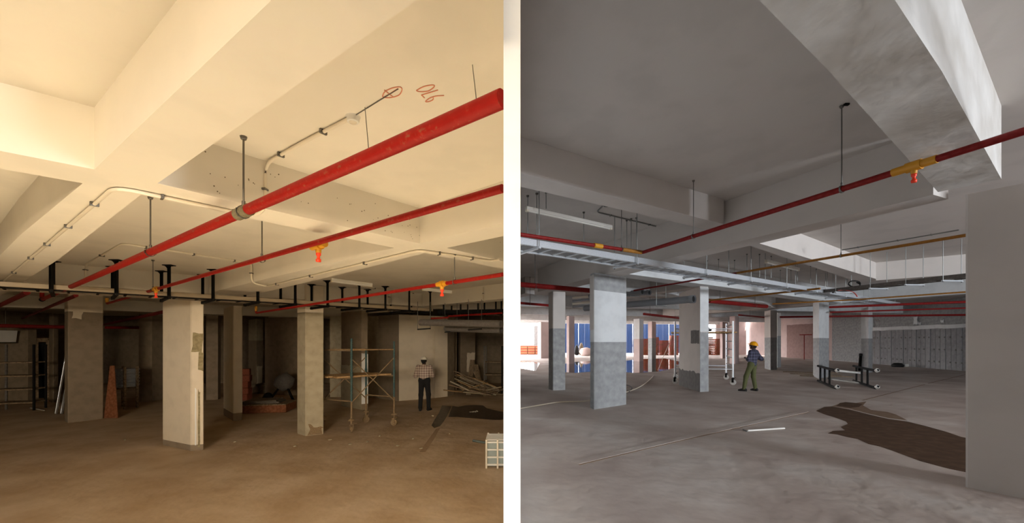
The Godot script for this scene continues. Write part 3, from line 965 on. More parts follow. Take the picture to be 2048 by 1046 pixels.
func right_columns():
	var top := 3.57
	var a := Vector2(2.017, -10.346)
	var b := Vector2(2.059, -10.044)
	var c := Vector2(3.101, -10.835)
	var t := column("large column with bright white upper half and grey plaster lower half, nearest on the left", [a, b, c], 0.0, [[1.694, "dado", "concrete"], [3.004, "shaft", 0.008, "white_paint"], [3.44, "head", "concrete"]])
	face_patch(t, "bare_strip", a, b, 0.0, 1.0, 1.998, 3.4, M.grey_paint, 12, 0.02)
	column("grey shaded column left of the large white and grey column", [Vector2(1.308, -14.333), Vector2(1.425, -13.899), Vector2(1.878, -14.041)], 0.0, [[2.159, "dado", "concrete"], [3.44, "shaft", 0.01, "grey_paint"]])
	a = Vector2(6.528, -15.636)
	b = Vector2(6.34, -13.49)
	c = Vector2(6.693, -13.624)
	t = column("broad taupe column in the middle with a white right edge and dark grey patches", [a, b, c], 0.0, [[3.57, "shaft", "grey_paint"]])
	face_patch(t, "dark_patch", a, b, 0.0, 1.0, 0.0, 0.674, M.dark_concrete, 13, 0.08)
	face_patch(t, "dark_patch", a, b, 0.6, 0.97, 1.616, 2.102, M.dark_concrete, 14, 0.03)
	face_patch(t, "paint_coat", b, c, 0.0, 1.0, 2.027, 3.55, M.white_paint, 15, 0.02)
	face_patch(t, "plaster_coat", b, c, 0.0, 1.0, 0.0, 2.027, M.concrete, 16, 0.02)
	column("pale pinkish column at the far left edge, beside the bright outdoor gap", [Vector2(2.58, -40.471), Vector2(2.85, -39.314), Vector2(4.249, -40.471)], 0.0, [[3.6, "shaft", "pink_wall"]])
	column("slender pale column between the shaded grey column and the large white one", [Vector2(4.166, -30.578), Vector2(4.263, -29.913), Vector2(4.778, -30.578)], 0.0, [[3.6, "shaft", "pink_wall"]])
	column("narrow pale column just right of the large white one, grey lower half", [Vector2(10.449, -34.4), Vector2(10.698, -33.561), Vector2(11.309, -34.4)], 0.0, [[1.9, "dado", "pink_wall"], [3.6, "shaft", "white_paint"]])
	column("narrow pale column standing in front of the blue sheets", [Vector2(13.367, -39.314), Vector2(13.378, -38.222), Vector2(14.153, -39.314)], 0.0, [[2.0, "dado", "concrete"], [3.6, "shaft", 0.01, "pink_wall"]])
	column("distant brown and pink column seen under the aluminium scaffold platform", [Vector2(21.045, -40.471), Vector2(20.689, -39.314), Vector2(21.854, -40.471)], 0.0, [[3.6, "shaft", "pink_wall"]])
	column("pale column right behind the ladder end of the aluminium scaffold", [Vector2(16.627, -30.578), Vector2(16.677, -29.913), Vector2(17.353, -30.578)], 0.0, [[3.6, "shaft", "pink_wall"]])
	column("column just right of the man in the yellow helmet, grey plaster lower half", [Vector2(15.793, -25.018), Vector2(15.332, -23.724), Vector2(15.993, -24.14)], 0.0, [[1.931, "dado", "concrete"], [top, "shaft", 0.01, "grey_paint"]])
	column("dark slim column half hidden behind the one beside the yellow helmet man", [Vector2(17.773, -26.98), Vector2(17.232, -25.962), Vector2(17.795, -26.462)], 0.0, [[2.051, "dado", "concrete"], [top, "shaft", 0.01, "grey_paint"]])
	column("bright white column with grey lower half behind the tipped black frames", [Vector2(14.792, -19.657), Vector2(13.896, -18.105), Vector2(15.359, -19.38)], 0.0, [[1.859, "dado", "concrete"], [top, "shaft", 0.008, "white_paint"]])
	column("slim column farthest right in front of the board-marked wall, white top and grey foot", [Vector2(20.009, -22.933), Vector2(19.162, -21.5), Vector2(20.002, -22.194)], 0.0, [[1.857, "dado", "concrete"], [top, "shaft", 0.01, "white_paint"]])
	column("huge plain grey column at the right edge, nearest of the right hall", [Vector2(5.33, -4.7), Vector2(5.95, -3.87), Vector2(6.36, -4.21)], 0.0, [[3.44, "shaft", "grey_paint"]])


# ================================================================================================ services of the left hall
# a thin rod from the slab down to a pipe, with a ring clip round the pipe
func hanger_rod(label: String, top: Vector3, bottom: Vector3, pipe_r: float, dir: Vector3, group := "", r := 0.006):
	var t := thing("hanger_rod", label, "hanger rod", top, 0.0, group)
	var st := st_new()
	tube(st, [Vector3.ZERO, bottom - top + Vector3(0, pipe_r + 0.02, 0)], r, 8)
	obj("rod", st, M.rod, t)
	st = st_new()
	lathe(st, Vector3(0, -0.02, 0), [Vector2(0, 0), Vector2(0.016, 0), Vector2(0.022, 0.02), Vector2(0, 0.021)], 8)
	obj("anchor", st, M.rod, t)
	st = st_new()
	var f := frame_of(dir)
	var ring := []
	for k in 17:
		var a := TAU * k / 16
		ring.append(bottom - top + f.x * cos(a) * (pipe_r + 0.004) + f.y * sin(a) * (pipe_r + 0.006))
	for k in 16:
		bar(st, ring[k], ring[k + 1], 0.02, 0.004)
	tube(st, [bottom - top + Vector3(0, pipe_r + 0.004, 0), bottom - top + Vector3(0, pipe_r + 0.035, 0)], 0.011, 6)
	obj("clip", st, M.rod, t)
	return t


# sprinkler tee on a pipe: threaded yellow tee and an orange capped head hanging below
func sprinkler(label: String, at: Vector3, dir: Vector3, pipe_r: float, len := 0.16):
	var t := thing("sprinkler_tee", label, "sprinkler", at)
	var d := dir.normalized()
	var st := st_new()
	tube(st, [d * -len, d * len], pipe_r + 0.006, 14)
	tube(st, [d * (-len * 0.35), d * (len * 0.35)], pipe_r + 0.016, 14)
	var fit := obj("fitting", st, M.yellow, t)
	st = st_new()
	lathe(st, Vector3(0, -pipe_r - 0.045, 0), [Vector2(0, 0), Vector2(0.02, 0), Vector2(0.024, 0.012), Vector2(0.024, 0.06)], 12)
	obj("outlet", st, M.yellow, fit)
	st = st_new()
	lathe(st, Vector3(0, -pipe_r - 0.12, 0), [Vector2(0, 0), Vector2(0.021, 0.0), Vector2(0.023, 0.02), Vector2(0.013, 0.03), Vector2(0.013, 0.05), Vector2(0.021, 0.058), Vector2(0.021, 0.085), Vector2(0, 0.09)], 12)
	obj("cap", st, M.orange_cap, t)


func pipe_run(called: String, label: String, pts: Array, r: float, m: Material, cat := "pipe", group := "", bend := 0.12) -> Node3D:
	var t := thing(called, label, cat, pts[0], 0.0, group)
	var rel := []
	for p in pts:
		rel.append(p - pts[0])
	var st := st_new()
	tube(st, rounded(rel, bend) if rel.size() > 2 else rel, r, 16)
	obj("pipe", st, m, t)
	return t


func coupling(t: Node3D, called: String, a: Vector3, b: Vector3, r: float, m: Material):
	var st := st_new()
	tube(st, [a - t.position, b - t.position], r, 16)
	obj(called, st, m, t)


# surface conduit with saddle clips
func conduit(label: String, pts: Array, r: float, m: Material, clips: Array, up := Vector3.UP, bend := 0.1):
	var t := thing("conduit", label, "conduit", pts[0])
	var rel := []
	for p in pts:
		rel.append(p - pts[0])
	var st := st_new()
	tube(st, rounded(rel, bend), r, 10)
	obj("tube", st, m, t)
	for c in clips:                                      # [segment, share]
		var a: Vector3 = rel[c[0]]
		var b: Vector3 = rel[c[0] + 1]
		st = st_new()
		var f := frame_of(b - a)
		cbox(st, a.lerp(b, c[1]), Vector3(r * 4.2, r * 2.6, 0.016), 0.003, f)
		obj("saddle", st, M.rod, t)
	return t


func tube_light(label: String, a: Vector3, b: Vector3, w := 0.05):
	var t := thing("tube_light", label, "tube light", (a + b) * 0.5)
	var st := st_new()
	var h := (b - a) * 0.5
	bar(st, -h, h, w, w * 0.9, 0.006)
	var bat := obj("batten", st, M.white_plastic, t)
	st = st_new()
	tube(st, [-h * 0.96 - Vector3(0, w * 0.62, 0), h * 0.96 - Vector3(0, w * 0.62, 0)], w * 0.26, 10)
	obj("tube", st, M.white_plastic, bat)
	st = st_new()
	bar(st, -h - Vector3(0, w * 0.3, 0), -h * 0.95 - Vector3(0, w * 0.3, 0), w * 0.9, w * 1.2, 0.004)
	bar(st, h * 0.95 - Vector3(0, w * 0.3, 0), h - Vector3(0, w * 0.3, 0), w * 0.9, w * 1.2, 0.004)
	obj("end_cap", st, M.pvc, bat)
	return t


func left_services():
	# thick red sprinkler main
	var a := Vector3(-0.033, 2.56, -1.386)
	var b := Vector3(-9.513, 2.56, -8.096)
	var d := (b - a).normalized()
	var t := pipe_run("red_pipe", "thick red sprinkler main running from the top right down to the far left, scuffed paint", [a, b, b + Vector3(0, 0.26, 0)], 0.033, M.red_pipe, "pipe", "", 0.05)
	coupling(t, "coupling", Vector3(-1.819, 2.56, -2.656), Vector3(-1.68, 2.56, -2.555), 0.039, M.primer)
	coupling(t, "elbow", b - d * 0.12, b + d * 0.03, 0.042, M.black_steel)
	hanger_rod("rod above the grey coupling of the thick red main", Vector3(-1.733, 3.04, -2.582), Vector3(-1.748, 2.56, -2.605), 0.036, d)
	hanger_rod("rod with open ring on the thick red main, second from the lower end", Vector3(-3.299, 3.034, -3.65), Vector3(-3.422, 2.56, -3.786), 0.034, d)
	# slanting wires that tie the main to the slab
	t = thing("tie_wire", "thin wire beside the round junction box tying the thick red main to the ceiling", "wire", Vector3(-0.83, 3.038, -2.258))
	var st := st_new()
	tube(st, [Vector3.ZERO, Vector3(-0.671, 2.6, -1.877) - t.position], 0.0022, 6)
	obj("wire", st, M.rod, t)
	t = thing("tie_wire", "thin wire at the top right tying the thick red main to the ceiling", "wire", Vector3(-0.189, 3.038, -1.91))
	st = st_new()
	tube(st, [Vector3.ZERO, Vector3(-0.13, 2.6, -1.47) - t.position], 0.002, 6)
	obj("wire", st, M.rod, t)
	# second and third red pipes
	a = Vector3(-0.052, 2.56, -2.203)
	b = Vector3(-9.072, 2.56, -8.96)
	d = (b - a).normalized()
	t = pipe_run("red_pipe", "second red sprinkler pipe, parallel below the thick red main", [a, b, b + Vector3(0, 0.12, 0)], 0.024, M.red_pipe, "pipe", "", 0.04)
	coupling(t, "end_fitting", b + Vector3(0, 0.02, 0), b + Vector3(0, 0.12, 0), 0.03, M.yellow)
	sprinkler("yellow tee with orange sprinkler cap in the middle of the second red pipe", Vector3(-1.702, 2.56, -3.518), d, 0.024, 0.11)
	sprinkler("yellow tee with orange sprinkler cap above the nearest cream column", Vector3(-5.751, 2.56, -6.462), d, 0.024, 0.13)
	hanger_rod("rod hanging between the crossing beam and the second red pipe", Vector3(-2.575, 3.038, -4.12), Vector3(-2.577, 2.56, -4.123), 0.025, d)
	hanger_rod("rod right beside the yellow tee above the nearest cream column", Vector3(-5.834, 3.036, -6.5), Vector3(-5.913, 2.56, -6.588), 0.025, d)
	a = Vector3(-0.094, 2.38, -3.97)
	b = Vector3(-6.034, 2.38, -9.429)
	d = (b - a).normalized()
	t = pipe_run("red_pipe", "third red sprinkler pipe, lowest, running above the blue wheeled scaffold", [a, b, b + Vector3(0, 0.16, 0)], 0.022, M.red_pipe, "pipe", "", 0.05)
	coupling(t, "end_fitting", b + Vector3(0, 0.05, 0), b + Vector3(0, 0.16, 0), 0.026, M.yellow)
	hanger_rod("rod holding the third red pipe near the partition", Vector3(-0.643, 2.688, -4.475), Vector3(-0.643, 2.38, -4.475), 0.023, d)
	sprinkler("small sprinkler with orange cap on the third red pipe beside a tube light", Vector3(-0.81, 2.38, -4.628), d, 0.022, 0.09)
	# darker red pipes at the far left
	pipe_run("red_pipe", "dull red pipe rising to the cable ladder at the left edge", [Vector3(-18.415, 2.62, -13.846), Vector3(-9, 2.62, -7.423)], 0.045, M.dark_red_pipe)
	pipe_run("red_pipe", "long dull red pipe sloping behind the end of the thick red main", [Vector3(-19.58, 2.62, -16), Vector3(-8.624, 2.62, -7.912)], 0.035, M.dark_red_pipe)
	pipe_run("red_pipe", "dark red pipe low across the doorless bays at the far left", [Vector3(-17, 2.22, -12.903), Vector3(-16, 2.22, -14.286)], 0.06, M.dark_red_pipe)
	pipe_run("red_pipe", "dark red pipe low between the bare brown and the cream column", [Vector3(-15.056, 2.22, -14.815), Vector3(-13.308, 2.22, -15.385)], 0.05, M.dark_red_pipe)
	pipe_run("red_pipe", "dark slanting pipe above the low dark red one between those columns", [Vector3(-19.195, 2.47, -18.75), Vector3(-8.612, 2.47, -10)], 0.045, M.dark_red_pipe)
	pipe_run("red_pipe", "thin bright red pipe above the grey drain pipes at the right", [Vector3(-2.025, 2.282, -10), Vector3(-1.587, 2.308, -10), Vector3(-1.587, 2.339, -10), Vector3(-0.235, 2.378, -9.4)], 0.022, M.red_pipe, "pipe", "", 0.03)
	# conduits
	conduit("long pale conduit along the main diagonal beam, bending across to the round junction box", [Vector3(-8.086, 2.675, -6.367), Vector3(-2.465, 2.675, -2.481), Vector3(-1.983, 2.675, -3.056), Vector3(-1.804, 2.675, -2.927), Vector3(-1.814, 3.019, -2.935), Vector3(-1.322, 3.026, -2.593), Vector3(-0.962, 3.026, -2.353)], 0.0115, M.pvc, [[0, 0.2], [0, 0.45], [0, 0.62], [0, 0.78], [0, 0.92], [1, 0.3], [1, 0.83], [3, 0.45], [4, 0.4], [5, 0.4]], Vector3.UP, 0.12)
	t = thing("junction_box", "round white junction box on the slab at the end of the pale conduit", "junction box", Vector3(-0.935, 3.04, -2.352))
	st = st_new()
	lathe(st, Vector3(0, -0.034, 0), [Vector2(0, 0), Vector2(0.03, 0), Vector2(0.035, 0.005), Vector2(0.035, 0.028), Vector2(0.042, 0.034)], 18)
	obj("body", st, M.white_plastic, t)
	st = st_new()
	lathe(st, Vector3(0, -0.039, 0), [Vector2(0, 0), Vector2(0.018, 0), Vector2(0.022, 0.005)], 16)
	obj("lid", st, M.pvc, t)
	t = thing("cable", "thin cable on the slab from the junction box to the crayon ring", "cable", Vector3(-0.908, 3.036, -2.329))
	st = st_new()
	tube(st, [Vector3.ZERO, Vector3(-0.595, 3.036, -2.089) - t.position], 0.0028, 6)
	obj("wire", st, M.rod, t)
	conduit("pale conduit on the slab above the black ladder hangers, turning down the second beam", [Vector3(-7.336, 2.804, -6.88), Vector3(-7.336, 3.036, -6.88), Vector3(-5.219, 3.028, -5.366), Vector3(-4.394, 3.028, -6.708), Vector3(-4.272, 2.991, -6.56), Vector3(-4.272, 2.671, -6.56), Vector3(-4.151, 2.648, -6.75)], 0.016, M.pvc, [[0, 0.6], [1, 0.5], [2, 0.15], [2, 0.5], [2, 0.85], [4, 0.5]])
	conduit("pale conduit bending along the soffit of the second diagonal beam", [Vector3(-4.271, 2.672, -6.987), Vector3(-0.978, 2.672, -4.208), Vector3(-0.239, 2.672, -4.79), Vector3(-0.139, 2.672, -4.644)], 0.014, M.pvc, [[0, 0.1], [0, 0.4], [0, 0.75], [1, 0.25], [1, 0.7]])
	conduit("short conduit dropping down the cross beam behind the third red pipe", [Vector3(-3.629, 3.028, -9.427), Vector3(-3.223, 3.043, -10.48), Vector3(-3.216, 2.703, -10.48)], 0.02, M.pvc, [[0, 0.5], [1, 0.5]])
	conduit("short upright conduit on the third diagonal beam near the partition", [Vector3(-0.691, 3.007, -9.53), Vector3(-0.685, 2.697, -9.53), Vector3(-0.665, 2.67, -9.5)], 0.016, M.pvc, [[0, 0.5]])
	tube_light("white tube light hanging left above the third red pipe", Vector3(-3.237, 2.82, -7.154), Vector3(-2.726, 2.82, -7.788), 0.055)
	tube_light("white tube light hanging by the small sprinkler right of the black ladder hangers", Vector3(-1.705, 2.72, -7.619), Vector3(-1.222, 2.72, -8.081), 0.045)
	left_tray()
	# grey drain pipes at the right
	t = thing("drain_pipe", "thick grey drain pipe, upper of the two by the partition", "pipe", Vector3(-2.242, 2.173, -9.8))
	st = st_new()
	hollow(st, Vector3.ZERO, Vector3(-0.223, 2.081, -8.5) - t.position, 0.078, 0.008)
	obj("pipe", st, M.dark_duct, t)
	st = st_new()
	tube(st, [(Vector3(-0.223, 2.081, -8.5) - t.position) * 0.08, (Vector3(-0.223, 2.081, -8.5) - t.position) * 0.09], 0.074, 16)
	obj("bore", st, M.hole, t)
	t = thing("drain_pipe", "thick grey drain pipe, lower of the two by the partition", "pipe", Vector3(-1.7, 2.042, -10.3))
	st = st_new()
	hollow(st, Vector3.ZERO, Vector3(-0.244, 1.976, -9.3) - t.position, 0.08, 0.008)
	obj("pipe", st, M.dark_duct, t)
	st = st_new()
	tube(st, [(Vector3(-0.244, 1.976, -9.3) - t.position) * 0.08, (Vector3(-0.244, 1.976, -9.3) - t.position) * 0.09], 0.076, 16)
	obj("bore", st, M.hole, t)
	var nth := 0
	for at: Vector3 in [Vector3(-2.178, 2.005, -9.9), Vector3(-1.555, 1.943, -10.2), Vector3(-0.86, 1.976, -9.3)]:
		t = thing("pipe_bracket", "flat black bracket under the grey drain pipes by the partition, %s from the left" % NTH[nth], "bracket", at, 0.0, "drain pipe brackets")
		st = st_new()
		bar(st, Vector3(-0.16, 0, 0.03), Vector3(0.16, 0.025, -0.03), 0.04, 0.03, 0.004)
		nth += 1
		obj("arm", st, M.black_steel, t)
		st = st_new()
		tube(st, [Vector3(-0.15, 0, 0.03), Vector3(-0.15, LEFT_SOFFIT - t.position.y, 0.03)], 0.007, 6)
		tube(st, [Vector3(0.15, 0, -0.03), Vector3(0.15, LEFT_SOFFIT - t.position.y, -0.03)], 0.007, 6)
		obj("rod", st, M.rod, t)


func ladder_tray(t: Node3D, a: Vector3, b: Vector3, side: Vector3, rail_h: float, rail_w: float, step: float, rail: Material, rung: Material, rung_w := 0.025):
	for s in [Vector3.ZERO, side]:
		var st := st_new()
		bar(st, a + s, b + s, rail_w, rail_h, 0.004)
		bar(st, a + s + side.normalized() * (rail_w if s == Vector3.ZERO else -rail_w) * 0.6 - Vector3(0, rail_h * 0.45, 0), b + s + side.normalized() * (rail_w if s == Vector3.ZERO else -rail_w) * 0.6 - Vector3(0, rail_h * 0.45, 0), rail_w * 1.4, 0.006)
		obj("rail", st, rail, t)
	var n := int(a.distance_to(b) / step)
	var st2 := st_new()
	bar(st2, Vector3.ZERO, side, rung_w, 0.018, 0.003)
	var m := mesh_of(st2)
	for k in n:
		var p := a.lerp(b, (k + 0.5) / n) - Vector3(0, rail_h * 0.3, 0)
		obj("rung", m, rung, t, p)


func left_tray():
	var y := 2.54
	var a := Vector3(-8.2, y, -4.94)
	var b := Vector3(-2.1, y, -10.6)
	var side := Vector3(-0.55, 0, -0.5)
	var t := thing("cable_ladder", "long dark cable ladder crossing the left hall under black hangers", "cable ladder", a)
	ladder_tray(t, Vector3.ZERO, b - a, side, 0.07, 0.03, 0.33, M.tray_rail, M.black_steel, 0.03)
	for k in [0.0, 0.42, 0.62]:                         # cables lying in the ladder
		var st := st_new()
		var p := []
		for i in 13:
			p.append((b - a) * (0.02 + i * 0.08) + side * (0.2 + k + 0.06 * sin(i * 1.7 + k * 9.0)) - Vector3(0, 0.002, 0))
		tube(st, through(p, 3), 0.012, 7)
		obj("cable", st, M.pvc if k < 0.1 else M.black_rubber, t)
	var nth := 0
	for s: float in [0.199, 0.283, 0.361, 0.435, 0.520, 0.600, 0.677, 0.761, 0.837, 0.913, 0.986]:
		hanger_frame(a.lerp(b, s), side, "black steel hanger of the long dark cable ladder, %s from the left" % NTH[nth], "black cable ladder hangers")
		nth += 1
	# the ladder that goes on to the right
	a = Vector3(-2.0, 2.50, -10.75)
	b = Vector3(-0.05, 2.50, -10.25)
	side = Vector3(0.1, 0, -0.45)
	t = thing("cable_ladder", "short dark cable ladder running on to the partition above the grey drain pipes", "cable ladder", a)
	ladder_tray(t, Vector3.ZERO, b - a, side, 0.09, 0.03, 0.25, M.black_steel, M.black_steel, 0.03)
	for k in 4:
		hanger_frame(a.lerp(b, 0.1 + k * 0.24), side, "short black hanger above the grey drain pipes, %s from the left" % NTH[k], "short black ladder hangers")


func hanger_frame(p: Vector3, side: Vector3, label: String, group: String):
	var t := thing("ladder_hanger", label, "hanger", p, 0.0, group)
	var top := LEFT_SLAB - p.y
	var out := side.normalized() * 0.06
	for s in [-out, side + out]:
		var st := st_new()
		for e in [-1.0, 1.0]:                           # slotted channel: two flanges and a web
			box(st, s + Vector3(0.018 * e, top * 0.5 - 0.05, 0.0), Vector3(0.006, top + 0.08, 0.03))
		box(st, s + Vector3(0, top * 0.5 - 0.05, -0.013), Vector3(0.036, top + 0.08, 0.005))
		var up := obj("upright", st, M.black_steel, t)
		st = st_new()
		cbox(st, s + Vector3(0, top - 0.008, 0), Vector3(0.16, 0.014, 0.11), 0.003)
		for e in [-1.0, 1.0]:
			tri(st, s + Vector3(0.02 * e, top - 0.015, 0.01), s + Vector3(0.06 * e, top - 0.015, 0.01), s + Vector3(0.02 * e, top - 0.07, 0.01))
			lathe(st, s + Vector3(0.06 * e, top - 0.026, 0), [Vector2(0, 0), Vector2(0.01, 0), Vector2(0.01, 0.012)], 6)
		obj("base_plate", st, M.black_steel, up)
	var st2 := st_new()
	bar(st2, -out * 1.8 - Vector3(0, 0.062, 0), side + out * 1.8 - Vector3(0, 0.062, 0), 0.045, 0.045, 0.004)
	obj("arm", st2, M.black_steel, t)


# ================================================================================================ services of the right hall
func thin_rod(top: Vector3, y1: float, label := "thin galvanised rod hanging from the slab over the right hall", group := "thin ceiling rods"):
	var t := thing("ceiling_rod", label, "ceiling rod", top, 0.0, group)
	var st := st_new()
	tube(st, [Vector3.ZERO, Vector3(0, y1 - top.y, 0)], 0.0075, 6)
	obj("rod", st, M.steel, t)
	st = st_new()
	lathe(st, Vector3(0, -0.03, 0), [Vector2(0, 0), Vector2(0.018, 0), Vector2(0.026, 0.029), Vector2(0, 0.03)], 6)
	obj("anchor", st, M.rod, t)


func pipe_hanger(p: Vector3, r: float, label: String):
	hanger_rod(label, Vector3(p.x, RIGHT_SLAB, p.z), p, r, Vector3(1, 0, -0.6), "", 0.01)


func right_services():
	# near red pipe with an elbow, from the partition to the right edge
	var a := Vector3(0.076, 3.34, -6.056)
	var b := Vector3(2.389, 3.34, -7.322)
	var c := Vector3(7.253, 3.34, 5.85)
	var t := pipe_run("red_pipe", "red sprinkler pipe turning a corner above the galvanised ladder and climbing to the right", [a, b, c], 0.031, M.dark_red_pipe, "pipe", "", 0.06)
	var d := (c - b).normalized()
	var d0 := (b - a).normalized()
	coupling(t, "fitting", Vector3(1.388, 3.34, -6.771), Vector3(1.543, 3.34, -6.857), 0.04, M.yellow)
	coupling(t, "fitting", b - d0 * 0.5, b - d0 * 0.03, 0.036, M.mustard_pipe)
	sprinkler("mustard tee with red sprinkler cap on the red pipe below the wide overhead beam", Vector3(3.723, 3.34, -3.705), d, 0.031, 0.16)
	coupling(t, "sleeve", Vector3(3.671, 3.34, -3.849), Vector3(3.776, 3.34, -3.562), 0.034, M.mustard_pipe)
	hanger_rod("long rod carrying the red pipe in front of the main beam of the right hall", Vector3(3.491, 4.208, -4.235), Vector3(3.517, 3.34, -4.266), 0.033, d)
	hanger_rod("rod carrying the red pipe under the shallow cross beam of the right hall", Vector3(2.8, 4.196, -6.17), Vector3(2.807, 3.34, -6.186), 0.033, d)
	hanger_rod("rod carrying the short leg of the red pipe just left of its corner", Vector3(1.924, 4.128, -7.03), Vector3(1.939, 3.34, -7.082), 0.033, d0)
	t = thing("ceiling_bolt", "small black bolt plate on the slab next to the long rod's anchor", "bolt", Vector3(3.522, 4.21, -4.211))
	var st := st_new()
	cbox(st, Vector3.ZERO, Vector3(0.05, 0.02, 0.03), 0.003)
	obj("plate", st, M.black_steel, t)
	# second pipe, mustard in front and red behind the ladder
	a = Vector3(7.176, 3.39, -6.302)
	b = Vector3(5.526, 3.39, -9.824)
	c = Vector3(4.034, 3.39, -13.228)
	pipe_run("mustard_pipe", "mustard painted pipe crossing in front of the shaded beams toward the near grey column", [a, b], 0.026, M.mustard_pipe)
	pipe_run("red_pipe", "red continuation of the mustard pipe beyond the galvanised ladder", [b, c], 0.025, M.dark_red_pipe)
	hanger_rod("rod carrying the mustard pipe in the middle of its run", Vector3(6.58, 4.21, -8), Vector3(6.445, 3.39, -7.836), 0.027, (b - a).normalized())
	pipe_run("mustard_pipe", "thin mustard pipe low behind the galvanised ladder", [Vector3(8.8, 3.22, -11.429), Vector3(7.933, 3.22, -13.333), Vector3(7.241, 3.22, -14.815)], 0.03, M.mustard_pipe)
	pipe_run("mustard_pipe", "long thin mustard pipe in front of the bright right beam", [Vector3(13.489, 3.17, -11.717), Vector3(11.954, 3.17, -14.146), Vector3(10.209, 3.17, -15.676)], 0.024, M.mustard_pipe)
	pipe_run("red_pipe", "red pipe, topmost of three across the right side in front of the concrete wall", [Vector3(16.41, 3.12, -14.177), Vector3(13.15, 3.12, -16.593)], 0.045, M.dark_red_pipe)
	pipe_run("red_pipe", "red pipe, middle one of three across the right side in front of the concrete wall", [Vector3(18.798, 3.07, -16.241), Vector3(14.932, 3.07, -18.783)], 0.035, M.dark_red_pipe)
	pipe_run("red_pipe", "red pipe, lowest of three across the right side in front of the concrete wall", [Vector3(22.93, 3.02, -19.81), Vector3(14.517, 3.02, -21.667)], 0.05, M.dark_red_pipe)
	pipe_run("red_pipe", "red pipe running right from behind the middle taupe column", [Vector3(7.388, 3.22, -15), Vector3(11.065, 3.22, -17.391)], 0.08, M.dark_red_pipe)
	pipe_run("red_pipe", "thin red pipe above the yellow helmet in front of the pinkish wall", [Vector3(13.096, 3.22, -23.077), Vector3(16.213, 3.22, -25.532)], 0.05, M.dark_red_pipe)
	pipe_run("red_pipe", "red pipe under the far ceiling above the blue sheets", [Vector3(7.333, 3.22, -22.222), Vector3(11.4, 3.22, -26.667)], 0.07, M.dark_red_pipe)
	pipe_run("red_pipe", "thick dark red pipe at the left edge behind the shaded grey column", [Vector3(0.079, 3.22, -10.526), Vector3(2.667, 3.22, -12.121)], 0.07, M.dark_red_pipe)
	pipe_run("red_pipe", "thinner red pipe under the thick one at the left edge", [Vector3(0.075, 3.17, -15.065), Vector3(1.552, 3.17, -16.338)], 0.05, M.dark_red_pipe)
	for p in [[Vector3(8.031, 3.22, -15.444), 0.08], [Vector3(10.196, 3.22, -16.783), 0.08]]:
		pipe_hanger(p[0], p[1], "rod on the red pipe right of the middle taupe column, %s" % ("left one" if p[0].x < 9 else "right one"))
	for p in [[Vector3(7.841, 3.22, -22.727), 0.07], [Vector3(10.426, 3.22, -25.586), 0.07]]:
		pipe_hanger(p[0], p[1], "rod on the far red pipe above the blue sheets, %s" % ("left one" if p[0].x < 9.5 else "right one"))
	pipe_hanger(Vector3(14.309, 3.22, -24.048), 0.05, "rod on the thin red pipe above the yellow helmet")
	pipe_hanger(Vector3(0.624, 3.22, -10.86), 0.07, "rod on the thick dark red pipe at the left edge")
	pipe_hanger(Vector3(0.703, 3.17, -15.612), 0.05, "rod on the thinner red pipe under the thick one at the left edge")
	# galvanised cable ladders
	var side := Vector3(-0.25, 0, -0.37)
	a = Vector3(0.076, 3.265, -6.119)
	b = Vector3(16.202, 3.265, -16.703)
	t = thing("cable_ladder", "galvanised cable ladder running from the left edge into the depth of the right hall", "cable ladder", a)
	ladder_tray(t, Vector3.ZERO, b - a, side, 0.11, 0.03, 0.3, M.galv, M.galv, 0.03)
	var nth := 0
	for k in [0.02, 0.14, 0.26, 0.36, 0.46, 0.56, 0.68, 0.8]:
		trapeze(a.lerp(b, k), side, "pair of thin rods carrying the long galvanised ladder, %s from the left" % NTH[nth], "rod pairs of the long galvanised ladder")
		nth += 1
	var e := Vector3(9.613, 3.265, -12.485)
	var f := Vector3(10.663, 3.265, -9.364)
	t = thing("cable_ladder", "darker cable ladder branching off toward the near grey column", "cable ladder", e)
	side = Vector3(0.42, 0, -0.05)
	ladder_tray(t, Vector3.ZERO, f - e, side, 0.09, 0.03, 0.3, M.dark_duct, M.dark_duct, 0.03)
	nth = 0
	for k in [0.15, 0.42, 0.66, 0.88]:
		trapeze(e.lerp(f, k), side, "pair of thin rods carrying the darker branch ladder, %s from the left" % NTH[nth], "rod pairs of the branch ladder")
		nth += 1
	t = thing("cable_loop", "loop of black cable standing on the branch ladder", "cable", Vector3(10.029, 3.34, -11.782))
	st = st_new()
	var ring := []
	for k in 19:
		var an := TAU * k / 16.0
		ring.append(Vector3(cos(an) * 0.22, sin(an) * 0.09 + 0.05, 0.12 * sin(an * 0.5)))
	tube(st, ring, 0.018, 8)
	obj("cable", st, M.black_rubber, t)
	t = thing("warning_tape", "strip of orange red tape hanging under the branch ladder", "tape", Vector3(9.683, 3.22, -11.881))
	st = st_new()
	var tp := through([Vector3.ZERO, Vector3(0.2, 0.0, 0.05), Vector3(0.38, -0.07, 0.1), Vector3(0.47, -0.2, 0.12)], 4)
	for k in tp.size() - 1:
		bar(st, tp[k], tp[k + 1], 0.05, 0.004)
	obj("strip", st, M.orange_cap, t)
	# tube lights
	tube_light("long white tube light above the galvanised ladder at the left edge of the right hall", Vector3(0.221, 3.82, -6.316), Vector3(1.833, 3.82, -7.368), 0.06)
	tube_light("white tube light far back, above the mustard pipe", Vector3(6.626, 3.82, -10.435), Vector3(8.356, 3.82, -11.667), 0.075)
	# conduits on the slab and beams
	conduit("grey conduit with a round box on the slab behind the shallow cross beam", [Vector3(1.69, 4.21, -7.27), Vector3(1.631, 4.21, -7.721), Vector3(3.269, 4.21, -8.775), Vector3(3.3, 3.722, -8.8)], 0.014, M.grey_conduit, [[1, 0.2], [1, 0.5], [1, 0.8]])
